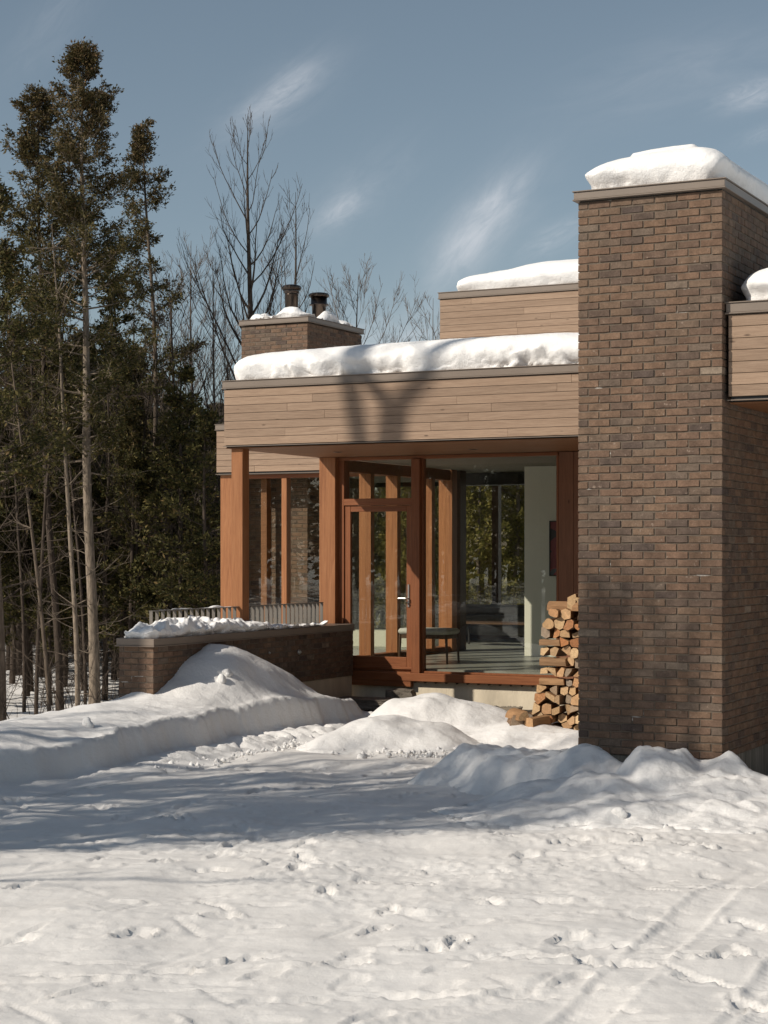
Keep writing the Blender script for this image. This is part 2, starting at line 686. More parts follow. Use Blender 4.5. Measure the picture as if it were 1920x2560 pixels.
def mat_log(name, cols, bark=False):
    m, n, l, b = new_mat(name)
    vec, rv = coords(n, l, 'Object', (1, 1, 1), True)
    r = ramp(n, cols)
    l.new(rv, r.inputs[0])
    if bark:
        v2, _ = coords(n, l, 'Object', (30, 3, 30), True)
        t = noise(n, l, v2, 1.2, 5, .65, .6)
    else:
        t = noise(n, l, vec, 16, 6, .65, 2.5)
    c = mixc(n, l, .75, r.outputs[0], t, 'OVERLAY')
    l.new(c, b.inputs['Base Color'])
    b.inputs['Roughness'].default_value = .85
    b.inputs['Specular IOR Level'].default_value = .2
    bump(n, l, b, t, .006, .8)
    return m


MT['endgrain'] = mat_log('log_end', [(0, (.46, .29, .15)), (.25, (.56, .39, .22)), (.45, (.50, .33, .18)), (.60, (.38, .155, .06)), (.72, (.50, .35, .20)), (.84, (.26, .21, .165)), (.92, (.45, .30, .17)), (1, (.34, .135, .055))])
MT['logside'] = mat_log('log_side', [(0, (.20, .105, .052)), (.5, (.33, .19, .095)), (1, (.15, .10, .065))], True)

# ------------------------------------------------------------------ terrain
def ground_h(X, Y):
    X, Y = np.asarray(X, float), np.asarray(Y, float)
    h = np.zeros_like(X)
    s = np.clip((-11.7 - X) / 9.5, 0, 1)                     # falls away into the woods on the left
    s = s ** 1.3 * (2.3 - 1.3 * s)
    k = np.clip((Y - 6) / 8, 0, 1)
    h = h - 1.55 * s * k
    far = np.clip((Y - 27) / 10, 0, 1)
    h = h - .8 * far * (1 - s)
    r = np.clip((np.hypot(X + 6, Y - 14) - 10) / 15, 0, 1)
    h = h + .10 * fbm(X * .35, Y * .35, oct=3, seed=3) * (.15 + .85 * r)
    h = h + .03 * fbm(X * 1.3, Y * 1.3, oct=2, seed=8)
    return h


def fine_detail(X, Y, r, f):
    n = .007 * fbm(X * 1.5, Y * 1.5, oct=2, seed=21)
    n += .0032 * fbm(X * 4.2, Y * 4.2, oct=3, seed=22)
    n += .0022 * fbm(X * 17, Y * 17, oct=3, seed=23)
    n += .0035 * fbm(r * 2.2, f * 9, oct=3, seed=26)
    churn = np.clip(fbm(X * .7, Y * .7, oct=3, seed=24) * 1.5 - .05 + (f > 13) * .2, 0, 1)
    n += churn * .010 * np.abs(fbm(X * 9, Y * 9, oct=4, seed=25, gain=.65))
    return n


def stamp_tracks(Z, X, Y, r, f):
    """Boot prints, drag marks and tyre treads pressed into the packed snow."""
    rg = np.random.RandomState(11)
    rr, ff = r[0, :], f[:, 0]

    def patch(cr, cf, rad):
        i0, i1 = np.searchsorted(ff, (cf - rad, cf + rad))
        j0, j1 = np.searchsorted(rr, (cr - rad, cr + rad))
        return slice(i0, i1), slice(j0, j1)

    def boot(cr, cf, ang, depth, L=.15, W=.058, tread=True):
        a, b = patch(cr, cf, .42)
        if Z[a, b].size == 0:
            return
        dr, df = r[a, b] - cr, f[a, b] - cf
        x = dr * math.cos(ang) + df * math.sin(ang)
        y = -dr * math.sin(ang) + df * math.cos(ang)
        wv = W * (1 + .22 * np.sin(x / L * 2.2 + .4))
        d = np.sqrt((x / L) ** 2 + (y / wv) ** 2)
        d = d + .16 * vnoise(x * 26 + cr * 9, y * 26 + cf * 7, seed=5)
        inn = 1 / (1 + np.exp(np.clip((d - 1) * 20, -40, 40)))
        rim = np.exp(-((d - 1.20) / .14) ** 2)
        lump = .5 + .8 * np.abs(vnoise(x * 34 + cf, y * 34 + cr, seed=6))
        t = (np.sin(x * 150) * .25 + .25) if tread else 0
        Z[a, b] += -depth * inn * (1 - .5 * t - .12 * lump) + depth * .6 * rim * lump

    # walking lines
    for k in range(30):
        cr, cf = rg.uniform(-4, 4), rg.uniform(6.3, 17)
        ang = rg.choice([rg.uniform(-.5, .5), rg.uniform(.6, 1.2), rg.uniform(-1.2, -.7)])
        for s in range(rg.randint(5, 12)):
            sd = (.11 if s % 2 else -.11)
            boot(cr - math.sin(ang) * sd + rg.normal(0, .03), cf + math.cos(ang) * sd + rg.normal(0, .03),
                 ang + rg.normal(0, .22), rg.uniform(.012, .034), rg.uniform(.12, .16), rg.uniform(.048, .062))
            cr += math.cos(ang) * rg.uniform(.42, .65)
            cf += math.sin(ang) * rg.uniform(.42, .65)
            ang += rg.normal(0, .12)
    # small scuffs, ridges and crumbs
    for k in range(900):
        cr, cf = rg.uniform(-4, 4), 6 + 12 * rg.rand() ** 1.3
        boot(cr, cf, rg.choice([rg.uniform(-.3, .3), rg.uniform(-1.2, 1.2)]), rg.choice([-1, 1, 1]) * rg.uniform(.005, .018), rg.uniform(.05, .34), rg.uniform(.012, .035), False)
    # tyre lines
    for (r0, f0, r1, f1, wdt) in ((2.55, 12.2, .25, 6.9, .115), (2.95, 11.2, 1.0, 6.7, .13), (.9, 8.9, -1.4, 6.6, .10), (2.2, 9.2, 1.1, 6.5, .10)):
        L = math.hypot(r1 - r0, f1 - f0)
        ux, uy = (r1 - r0) / L, (f1 - f0) / L
        x = (r - r0) * ux + (f - f0) * uy
        y = -(r - r0) * uy + (f - f0) * ux + .05 * np.sin(x * 1.1)
        msk = (np.abs(y) < .35) & (x > 0) & (x < L)
        a = np.clip(fbm(x[msk] * 1.1, y[msk] * 3, oct=2, seed=31) * .8 + .8, .15, 1.2)
        yy, xx = y[msk], x[msk]
        inn = 1 / (1 + np.exp((np.abs(yy) - wdt) * 90))
        tread = np.sin(xx * 78 + np.abs(yy) * 55) * .5 + .5
        ridge = np.exp(-((np.abs(yy) - wdt - .02) / .022) ** 2)
        lump = np.abs(fbm(xx * 18, yy * 18, oct=2, seed=33)) * 1.3 + .3
        Z[msk] += a * (-.010 * inn * (1 - .6 * tread) + .011 * ridge * lump)
    return Z


def make_ground():
    fs = [4.2]
    while fs[-1] < 23.5:
        fs.append(fs[-1] + .0031 * fs[-1])
    f1 = np.array(fs)
    r1 = np.arange(-5.6, 5.6, .021)
    r, f = np.meshgrid(r1, f1)
    X, Y = r * CA - f * SA, r * SA + f * CA
    Z = ground_h(X, Y) + fine_detail(X, Y, r, f)
    Z = stamp_tracks(Z, X, Y, r, f)
    e = np.minimum.reduce([r + 5.6, 5.58 - r, f - 4.2, 23.4 - f])
    k = np.clip(e / .5, 0, 1)
    Z = Z * 1.0 - (1 - k) * .10
    m, n = Z.shape
    V = np.stack([X, Y, Z], -1).reshape(-1, 3)
    j, i = np.meshgrid(np.arange(m - 1), np.arange(n - 1), indexing='ij')
    F = np.stack([j * n + i, j * n + i + 1, (j + 1) * n + i + 1, (j + 1) * n + i], -1).reshape(-1, 4)
    o = link('driveway', np_mesh('driveway', V, F, MT['packed'], True))
    tag(o, 'trampled packed snow driveway with boot prints and tyre tracks', None, None, 'structure')
    # the land around, out to the horizon
    def axis(c, far):
        a = [0.0]
        st = .28
        while a[-1] < far:
            a.append(a[-1] + st)
            st = st * (1.0 if a[-1] < 26 else 1.09)
        a = np.array(a)
        return np.concatenate([-a[:0:-1], a]) + c
    X, Y = np.meshgrid(axis(-9, 620), axis(17, 620))
    Z = ground_h(X, Y)
    rr, ff = X * CA + Y * SA, -X * SA + Y * CA
    e = np.minimum.reduce([rr + 5.6, 5.58 - rr, ff - 4.2, 23.4 - ff])
    Z = Z - .11 * np.clip(e / .3 + .55, 0, 1)
    Z += np.where(e < 0, .022 * fbm(X * 2.1, Y * 2.1, oct=2, seed=44) * (np.hypot(X, Y) < 60), 0)
    m, n = Z.shape
    V = np.stack([X, Y, Z], -1).reshape(-1, 3)
    j, i = np.meshgrid(np.arange(m - 1), np.arange(n - 1), indexing='ij')
    F = np.stack([j * n + i, j * n + i + 1, (j + 1) * n + i + 1, (j + 1) * n + i], -1).reshape(-1, 4)
    o = link('snow_ground', np_mesh('snow_ground', V, F, MT['snow'], True))
    tag(o, 'snow covered forest floor and clearing', None, None, 'structure')


make_ground()

# ------------------------------------------------------------------ brickwork
BL, BH, JT, BD = .19, .0577, .010, .09
MODL, MODH = .20, .0677


def brick_mesh(L, H, D, rg, name):
    """A fired brick: wavy long edges, chamfered face, proud by a hair."""
    x0, x1 = -L / 2, L / 2
    nseg = 3 if L > .12 else 2
    xs = [x0 + (x1 - x0) * i / nseg for i in range(nseg + 1)]
    jt = lambda a: rg.uniform(-a, a)
    out = [(x, -H / 2 + jt(.0022)) for x in xs] + [(x, H / 2 + jt(.0026)) for x in xs[::-1]]
    out[0] = (x0 + jt(.002), out[0][1])
    inn = [(x * (1 - .008 / L) if abs(x) > L * .4 else x, z - math.copysign(.0045, z)) for x, z in out]
    k = len(out)
    vs = [(x, 0 + jt(.0012), z) for x, z in inn] + [(x, .0055, z) for x, z in out] + [(x, D, z) for x, z in out]
    fs = [tuple(range(k))]
    for a in (0, k):
        for i in range(k):
            j = (i + 1) % k
            fs.append((a + i, a + k + i, a + k + j, a + j))
    me = bpy.data.meshes.new(name)
    me.from_pydata(vs, [], fs)
    return me, vs, fs


def brick_set(seed):
    rg = random.Random(seed)
    S = {}
    for nm, L in (('full', BL), ('head', BD), ('bit', .08), ('cut', .18)):
        S[nm] = []
        for k in range(6 if nm in ('full', 'head') else 3):
            me, vs, fs = brick_mesh(L, BH, BD, rg, 'brick')
            me.materials.append(MT['brick'])
            S[nm].append((me, np.array(vs), fs, L))
    return S


BR = brick_set(5)


def course_runs(x0, x1, corner, odd):
    """Brick spans (centre, length, kind) between x0 and x1 counted from the corner end (+1: x1, -1: x0)."""
    out, pos, W = [], 0.0, x1 - x0
    first = 'head' if odd else 'full'
    kind = first
    while pos < W - .045:
        L = {'head': BD, 'full': BL}[kind]
        if pos + L > W + .001:
            rem = W - pos
            kind = 'cut' if rem > .15 else ('head' if rem > .085 else 'bit')
            L = rem
        out.append((pos + L / 2, L, kind))
        pos += L + JT
        kind = 'full'
    return [((x1 - p) if corner > 0 else (x0 + p), L, k) for p, L, k in out]


def lay_bricks(rg, x0, x1, yf, z0, n, corner, rot=0, yaxis=None, parity=0, skip_first=False):
    """Returns placements (mesh tuple, location, rotz, sx) of a running-bond face.
    rot 0: face looks to -Y at Y=yf, spans X; rot 1: face looks to +X at X=yf, spans Y; rot 2: face looks to -X."""
    P = []
    for c in range(n):
        z = z0 + MODH * c + MODH / 2
        odd = (c + parity) % 2
        a, b = x0, x1
        for p, L, k in course_runs(a, b, corner, odd):
            m = rg.choice(BR[k])
            sx = L / m[3]
            dy = rg.uniform(-.0022, .0022)
            tilt = rg.uniform(-.006, .006)
            dz = rg.uniform(-.0018, .0018)
            if rot == 0:
                P.append((m, (p, yf + dy, z + dz), 0.0, sx, tilt))
            elif rot == 1:
                P.append((m, (yf - dy, p, z + dz), math.pi / 2, sx, tilt))
            else:
                P.append((m, (yf + dy, p, z + dz), -math.pi / 2, sx, tilt))
    return P


def place_bricks(P, parent, limit=300, key=None):
    og = origin(parent)
    if key:
        P = sorted(P, key=key)
    for m, loc, rz, sx, tilt in P[:limit]:
        o = link('brick', m[0], parent, Vector(loc) - og)
        o.rotation_euler = (0, tilt, rz)
        o.scale = (sx, 1, 1)
    rest = P[limit:]
    if rest:
        V, F = [], []
        for m, loc, rz, sx, tilt in rest:
            b = len(V)
            v = m[1].copy()
            v[:, 0] *= sx
            c, s = math.cos(rz), math.sin(rz)
            x, y = v[:, 0] * c - v[:, 1] * s, v[:, 0] * s + v[:, 1] * c
            for q in zip(x + loc[0] - og.x, y + loc[1] - og.y, v[:, 2] + loc[2] - og.z):
                V.append(q)
            F += [tuple(b + i for i in f) for f in m[2]]
        me = bpy.data.meshes.new('brickwork')
        me.from_pydata(V, [], F)
        me.materials.append(MT['brick_many'])
        o = link('brickwork', me, parent)
        o['kind'] = 'stuff'


def coping(parent, x0, x1, y0, y1, z, h=.08, ov=.02, name='coping'):
    m = MB()
    m.box(x0 - ov, x1 + ov, y0 - ov, y1 + ov, z - h, z, .003)
    m.box(x0 - ov - .012, x1 + ov + .012, y0 - ov - .012, y1 + ov + .012, z + .0005, z + .011, .003)
    m.box(x0 - ov - .010, x1 + ov + .010, y0 - ov - .010, y1 + ov + .010, z - h - .014, z - h - .0005, .004)
    return m.build(name, MT['coping'], parent)


rb = random.Random(3)
# the tall tower beside the entrance
TX0, TX1, TY0, TY1 = -5.64, -4.35, 15.05, 19.35
TZ0 = .345
NT = 71
TZ1 = TZ0 + NT * MODH
tower = thing('brick_tower', ((TX0 + TX1) / 2, TY0 + 1, 0), 'tall dark brown brick tower with metal coping standing right of the entrance', 'tower')
bx('mortar_core', TX0 + .008, TX1 - .008, TY0 + .0085, TY1, TZ0 + .004, TZ1, MT['mortar'], tower, 0)
m = MB()
m.box(TX0 + .03, TX1 - .02, TY0 + .02, TY1 - .02, -.5, TZ0, .006)
m.build('concrete_footing', MT['board_concrete'], tower)
P = lay_bricks(rb, TX0, TX1 - .0005, TY0, TZ0, NT, 1, 0, parity=0)
front = list(P)
side = []
for c in range(NT):
    side += lay_bricks(rb, TY0 + .001, TY0 + 4.2, TX1, TZ0 + c * MODH, 1, -1, 1, parity=(c + 1) % 2)
left = []
for c in range(NT):
    left += lay_bricks(rb, TY0 + .0955, TY0 + 4.2, TX0, TZ0 + c * MODH, 1, -1, 2, parity=c % 2)
# at the corners each course is closed by one brick only: the front stretcher or the side one
F2, S2 = [], []
for c in range(NT):
    odd = c % 2
    z = TZ0 + MODH * c + MODH / 2
    fr = [p for p in front if abs(p[1][2] - z) < .01]
    sd = [p for p in side if abs(p[1][2] - z) < .01]
    if odd:       # the side stretcher turns the corner: drop the front header
        fr = fr[1:]
    else:
        sd = sd[1:]
    F2 += fr
    S2 += sd
bricks_all = F2 + S2 + left
place_bricks(bricks_all, tower, 300, key=lambda p: (p[2] != 0.0, p[1][2] > 4.9 and 1 or 0, abs(p[1][2] - 2.4) if p[3] > .9 and p[0][3] > .15 else 5 + abs(p[1][2] - 2.4)))
coping(tower, TX0, TX1, TY0, TY1, TZ1 + .085, .062, .03)
bx('cap_core', TX0 + .01, TX1 - .01, TY0 + .01, TY1 - .01, TZ1 + .0005, TZ1 + .03, MT['black'], tower, 0)
TTOP = TZ1 + .096

# the low wall
WX0, WX1, WY0, WY1 = -11.78, -11.32, 16.92, 21.69
WZ0 = .45
lowwall = thing('brick_wall', ((WX0 + WX1) / 2, WY0 + 1, 0), 'low brick wall with metal coping running from the snow bank to the entrance', 'wall')
bx('mortar_core', WX0 + .006, WX1 - .006, WY0 + .0065, WY1, WZ0 + .003, WZ0 + 9 * MODH, MT['mortar'], lowwall, 0)
m = MB()
m.box(WX0 + .12, WX1 - .02, WY0 + .05, WY1, -1.0, WZ0, .006)
m.build('concrete_footing', MT['concrete'], lowwall)
bl = []
for c in range(9):
    odd = c % 2
    fr = lay_bricks(rb, WX0, WX1 - .0005, WY0, WZ0 + c * MODH, 1, 1, 0, parity=odd)
    sd = lay_bricks(rb, WY0 + .001, WY1, WX1, WZ0 + c * MODH, 1, -1, 1, parity=(c + 1) % 2)
    bl += fr[1:] if odd else fr
    bl += sd if odd else sd[1:]
place_bricks(bl, lowwall, 300)
m = MB()
m.box(WX0 - .02, WX1 + .02, WY0 - .02, WY1 - .002, 1.062, 1.140, .003)
m.box(WX0 - .035, WX1 + .03, WY0 - .032, WY1 - .004, 1.050, 1.0615, .003)
m.build('coping', MT['coping'], lowwall)
for (py, pz, r_) in ((525, 1650, .032), (672, 1632, .016), (747, 1630, .036)):
    rr_ = ratio(py)
    Y = (WX1 + .003) / rr_
    z = zat(py, pz, Y)
    m = MB()
    pr = [(r_, 0), (r_, .008), (r_ * .8, .016), (r_ * .55, .022)]
    m.lathe(0, 0, pr, 14)
    m.v = [(WX1 + .004 + v[2], Y + v[0], z + v[1]) for v in m.v]
    o = m.build('wall_light', MT['lead'], lowwall, True)
    if r_ > .02:
        m = MB()
        m.lathe(0, 0, [(r_ * .5, .0225), (r_ * .42, .030), (r_ * .2, .035)], 12)
        m.v = [(WX1 + .004 + v[2], Y + v[0], z + v[1]) for v in m.v]
        m.build('lens', MT['fabric'], o, True)

# the chimney behind the low roof
KX0, KX1, KY0, KY1 = -15.90, -14.63, 26.40, 28.35
KZ1 = 5.88
KN = 15
KZ0 = KZ1 - KN * MODH
chim = thing('brick_chimney', ((KX0 + KX1) / 2, KY0 + 1, 0), 'squat brick chimney with two metal flues rising behind the snowy entry roof', 'chimney')
bx('mortar_core', KX0 + .006, KX1 - .006, KY0 + .0065, KY1 - .006, .3, KZ1, MT['mortar'], chim, 0)
kb, kin = [], []
NALL = int((KZ1 - .5) / MODH)
for c in range(NALL):
    odd = c % 2
    z = KZ1 - (c + 1) * MODH
    fr = lay_bricks(rb, KX0, KX1 - .0005, KY0, z, 1, 1, 0, parity=odd)
    sd = lay_bricks(rb, KY0 + .001, KY1, KX1, z, 1, -1, 1, parity=(c + 1) % 2)
    row = (fr[1:] if odd else fr) + (sd if odd else sd[1:])
    (kb if c < KN else kin).extend(row)
place_bricks(kb + kin, chim, min(300, len(kb)))
coping(chim, KX0, KX1, KY0, KY1, KZ1 + .095, .066, .03)
KTOP = KZ1 + .106


def flue(px0, px1, pytop, pybase, Y, kind, label):
    xc = onY((px0 + px1) / 2, Y)
    rad = (onY(px1, Y) - onY(px0, Y)) / 2 * .90
    zt, zb = zat((px0 + px1) / 2, pytop, Y), KTOP - .01
    t = thing('flue', (xc, Y, zb), label, 'flue pipe', 'metal flues on the brick chimney')
    H = zt - zb
    m = MB()
    br = rad * .70
    m.lathe(xc, Y, [(br, zb), (br, zb + H * .72), (br * 1.03, zb + H * .725), (br * 1.03, zb + H * .75)], 28)
    m.build('pipe', MT['steel'], t, True)
    m = MB()
    if kind == 0:
        m.lathe(xc, Y, [(br * 1.02, zb + H * .752), (br * 1.16, zb + H * .80), (br * 1.16, zb + H * .88), (br * 1.05, zb + H * .90)], 28)
    else:
        m.lathe(xc, Y, [(br * 1.12, zb + H * .62), (rad * 1.0, zb + H * .60), (rad * 1.0, zb + H * .62), (br * 1.15, zb + H * .65), (br * 1.15, zb + H * .88)], 28)
    m.build('collar', MT['steeldark'], t, True)
    m = MB()
    n = 36
    vs, fs = [], []
    prof = [(.96, .86), (1.0, .90), (1.0, .93), (.90, .97), (.55, .995), (0.02, 1.0)]
    for j, (q, zz) in enumerate(prof):
        for i in range(n):
            a = 2 * math.pi * i / n
            rr_ = rad * q * (1 + (.035 if (i % 2 and j in (1, 2, 3)) else 0))
            vs.append((xc + rr_ * math.cos(a), Y + rr_ * math.sin(a), zb + H * zz))
    for j in range(len(prof) - 1):
        for i in range(n):
            k = (i + 1) % n
            fs.append((j * n + i, j * n + k, (j + 1) * n + k, (j + 1) * n + i))
    fs.append(tuple(range(n)))
    fs.append(tuple((len(prof) - 1) * n + i for i in range(n)))
    m.add(vs, fs)
    m.build('rain_cap', MT['steel'], t)
    if kind == 0:
        m = MB()
        m.lathe(xc, Y, [(br * 1.75, zb + .0), (br * 1.05, zb + H * .30), (br * 1.05, zb + H * .33)], 28)
        m.build('flashing_cone', MT['lead'], t, True)


flue(706, 752, 712, 780, 27.0, 0, 'taller round metal flue with scalloped cap and pale flashing cone')
flue(773, 822, 732, 785, 27.35, 1, 'shorter round metal flue with a storm collar below its cap')

# ------------------------------------------------------------------ the house
ZS, ZT, FL = 3.375, 4.20, .55
house = thing('house', (-9, 22, 0), 'flat roofed modern house clad in weathered boards with stained cedar window frames', 'house')
rp = random.Random(12)
PITCH = .0985


def clad_face(parent, axis, pos, a0, a1, z0, z1, mat=None, sgn=-1, pitch=PITCH):
    """Rows of boards: axis 'x' = face looking to -Y at Y=pos spanning X; 'y' = face looking to sgn*X at X=pos spanning Y."""
    mat = mat or MT['clad']
    z = z1
    while z > z0 + .02:
        zb = max(z0, z - pitch)
        cuts = [a0]
        x = a0 + rp.uniform(.5, 3.2)
        while x < a1 - .5:
            cuts.append(x)
            x += rp.uniform(1.2, 3.6)
        cuts.append(a1)
        for p, q in zip(cuts, cuts[1:]):
            m = MB()
            e = rp.uniform(-.0012, .0012)
            if axis == 'x':
                m.box(p + .0008, q - .0008, pos + e, pos + .021, zb + .0022, z - .0022, .0016)
            elif sgn < 0:
                m.box(pos + e, pos + .021, p + .0008, q - .0008, zb + .0022, z - .0022, .0016)
            else:
                m.box(pos - .021, pos + e, p + .0008, q - .0008, zb + .0022, z - .0022, .0016)
            m.build('plank', mat, parent)
        z = zb


def roof_block(x0, x1, y0, y1, z0, z1, left=True, right=False, cope=True):
    f = bx('fascia', x0 + .022, x1 - .022, y0 + .022, y1, z0 + .012, z1 - .09, MT['black'], house, 0)
    clad_face(f, 'x', y0, x0 + .004, x1, z0 + .018, z1 - .098)
    if left:
        clad_face(f, 'y', x0, y0 + .024, min(y1, y0 + 6), z0 + .018, z1 - .098)
    m = MB()
    m.box(x0 - .008, x1, y0 - .010, y0 + .03, z0 + .002, z0 + .0115, .002)
    if left:
        m.box(x0 - .008, x0 + .03, y0 + .0305, y1, z0 + .002, z0 + .0115, .002)
    m.build('drip_trim', MT['coping'], f)
    if cope:
        coping(house, x0, x1, y0, y1, z1, .078, .014)
    return f


def soffit(x0, x1, y0, y1, z, wd=.092):
    b = bx('soffit', x0 + .012, x1, y0 + .012, y1, z + .0125, z + .03, MT['black'], house, 0)
    y = y0
    while y < y1 - .01:
        y2 = min(y1, y + wd)
        m = MB()
        m.box(x0 + .01, x1, y + .0015, y2 - .0015, z, z + .012, .0015)
        m.build('plank', MT['soffit'], b)
        y = y2
    return b


EX0, EY0 = -11.875, 19.30
roof_block(EX0, -5.66, EY0, 25.05, ZS + .02, ZT)
s_ = soffit(EX0, -5.66, EY0 + .035, 21.74, ZS)
for px, py in ((845, 1130), (1183, 1123)):
    Z = (ZS - CH) * FPX / (HY - py)
    X, Y = cam2w(px, Z)
    m = MB()
    m.lathe(X, Y, [(.062, ZS - .004), (.055, ZS - .0005)], 20)
    m.lathe(X, Y, [(.040, ZS - .0055), (.040, ZS - .0042)], 16, 1)
    m.build('downlight', [MT['rail'], MT['black']], house, True)
# upper storey, wing behind and the box on the right of the tower
roof_block(-11.63, -4.6, 25.10, 29.8, 4.3, 6.01)
roof_block(-16.02, -11.93, 25.80, 30.3, ZS + .0, ZT, True)
roof_block(-4.325, 3.5, 15.13, 24, ZS, ZT, False)
soffit(-4.325, 3.5, 15.165, 19.4, ZS - .02)
bx('wall_panel', -4.3, 3.5, 19.42, 19.6, -.3, ZS - .021, MT['darkclad'], house)

# the post on the low wall
bx('post', onY(582, 19.4), onY(610, 19.4), 19.365, 19.525, 1.1405, ZS - .001, MT['cedar'], house, .004)

# entrance window wall, plane of the glass Y = 21.86
GY = 21.86
bx('corner_column', onY(798, 21.70), onY(838, 21.70), 21.70, 21.95, .45, ZS - .001, MT['cedar'], house, .004)
ww = thing('window_wall', (-10, GY, FL), None, None, None, None)
ww.parent = house
ww.location = Vector((-10, GY, FL)) - Vector(house.location)
xj0, xj1 = onY(838, 21.78) + .003, onY(860, 21.78)
xm0, xm1 = onY(1029, 21.76), onY(1050, 21.76)
xr0 = onY(1396, 21.80)
bx('jamb', xj0, xj1, 21.78, 21.94, .33, 3.33, MT['frame'], ww)
bx('mullion', xm0, xm1, 21.745, 21.95, .5035, 3.33, MT['frame'], ww)
bx('header', xj0, xr0, 21.775, 21.945, 3.3305, ZS - .001, MT['cedarh'], ww)
ztr0, ztr1 = zat(940, 1263, 21.77), zat(940, 1246, 21.77)
bx('transom', xj1 + .001, xm0 - .001, 21.77, 21.94, ztr0, ztr1, MT['cedarh'], ww)
bx('sill', xj1 + .002, xr0 - .001, 21.73, 21.95, .395, .503, MT['cedarh'], ww, .006)
bx('pane', xj1 + .001, xm0 - .001, GY, GY + .012, ztr1 + .001, 3.3295, MT['glass'], ww, 0)
bx('pane', xm1 + .001, xr0 - .001, GY, GY + .012, .5035, 3.3295, MT['glass'], ww, 0)
m = MB()
for a, b in ((xm1 + .001, xm1 + .03), (xr0 - .03, xr0 - .001)):
    m.box(a, b, 21.80, GY - .002, .504, 3.329, .003)
m.box(xm1 + .031, xr0 - .031, 21.80, GY - .002, .504, .53, .003)
m.build('glazing_bead', MT['frame'], ww)
for i in range(12):
    x = xm0 + .02 + i * .152
    m = MB()
    m.box(x, x + .05, 21.76, 21.785, .388, .3945)
    m.box(x + .012, x + .022, 21.765, 21.78, .372, .3879)
    m.box(x + .03, x + .038, 21.765, 21.78, .376, .3879)
    m.build('clip', MT['black'], ww)
# door
door = thing('door', (0, 0, 0), None, None, None, None)
door.parent = house
dx0, dx1 = xj1 + .012, xm0 - .004
door.location = Vector(((dx0 + dx1) / 2, 21.8, .5)) - Vector(house.location)
gx0, gx1 = onY(877, 21.8), onY(1017, 21.8)
dzb, dzt = .52, ztr0 - .006
gz0, gz1 = zat(940, 1641, 21.8), zat(940, 1279, 21.8)
bx('stile', dx0, gx0, 21.79, 21.85, dzb, dzt, MT['frame'], door)
bx('stile', gx1, dx1, 21.79, 21.85, dzb, dzt, MT['frame'], door)
bx('rail', gx0 + .0005, gx1 - .0005, 21.791, 21.849, gz1, dzt, MT['cedarh'], door)
bx('rail', gx0 + .0005, gx1 - .0005, 21.791, 21.849, dzb, gz0, MT['cedarh'], door)
bx('pane', gx0 + .0005, gx1 - .0005, 21.815, 21.825, gz0 + .0005, gz1 - .0005, MT['glass'], door, 0)
bx('kick_trim', dx0, dx1, 21.765, 21.788, .545, .575, MT['cedarh'], door)
hx = onY(1021, 21.78)
m = MB()
m.box(hx - .013, hx + .013, 21.778, 21.7895, zat(1021, 1518, 21.78), zat(1021, 1461, 21.78), .003)
zz = zat(1021, 1496, 21.78)
m.tube([(hx, 21.778, zz), (hx, 21.735, zz), (hx - .02, 21.728, zz), (hx - .125, 21.728, zz)], [.009, .009, .009, .009], 8)
m.tube([(hx, 21.778, zz - .07), (hx, 21.76, zz - .07)], [.012, .011], 8)
m.build('handle', MT['lead'], door)
bx('threshold', dx0, dx1, 21.74, 21.95, .32, .515, MT['cedarh'], house)
# boards between the window and the tower
x = xr0
bb = bx('board_backing', xr0, -5.66, 21.835, 21.95, .40, ZS - .001, MT['black'], house, 0)
while x < -5.7:
    x2 = min(x + .205, -5.66)
    bx('plank', x + .002, x2 - .002, 21.80, 21.834, .40, ZS - .002, MT['darkclad'], bb, .002)
    x = x2
m = MB()
m.box(EX0 + .1, -5.66, 21.83, 22.05, -.9, .394, .004)
m.build('foundation', MT['concrete'], house)

# side glazing, ceilings, floor, walls
side_glass = [23.08, 23.93, 25.12]
yp = 21.951
for i, y in enumerate(side_glass + [25.80]):
    bx('side_pane', -11.86, -11.85, yp + .001, y - .001, FL + .09, 3.21, MT['glass'], house, 0)
    if i < 3:
        bx('side_post', -11.955, -11.765, y, y + .11, FL + .001, 3.2095, MT['cedar'], house)
        yp = y + .11
bx('side_post', -11.97, -11.74, 25.801, 25.99, FL + .001, ZS - .002, MT['cedar'], house)
bx('column', -12.02, -11.76, 26.15, 26.38, FL + .001, ZS - .002, MT['darkwood'], house)
bx('side_header', -11.945, -11.775, 21.952, 25.80, 3.21, ZS - .002, MT['cedarh'], house)
bx('side_sill', -11.945, -11.775, 21.952, 25.80, FL + .001, FL + .089, MT['cedarh'], house)
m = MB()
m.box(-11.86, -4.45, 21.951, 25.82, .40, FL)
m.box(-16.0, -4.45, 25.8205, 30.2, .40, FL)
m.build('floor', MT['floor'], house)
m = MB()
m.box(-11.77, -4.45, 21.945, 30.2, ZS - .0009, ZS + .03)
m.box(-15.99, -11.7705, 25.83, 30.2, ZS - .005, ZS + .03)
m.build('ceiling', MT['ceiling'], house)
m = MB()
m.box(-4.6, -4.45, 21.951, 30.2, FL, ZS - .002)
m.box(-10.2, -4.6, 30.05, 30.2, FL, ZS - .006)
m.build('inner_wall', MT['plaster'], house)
bx('partition', onY(1311, 25.3), -6.3, 25.3, 25.5, FL + .001, ZS - .002, MT['plaster'], house)
bx('beam', -12.4, -9.2, 26.9, 27.3, ZS - .20, ZS - .006, MT['black'], house)
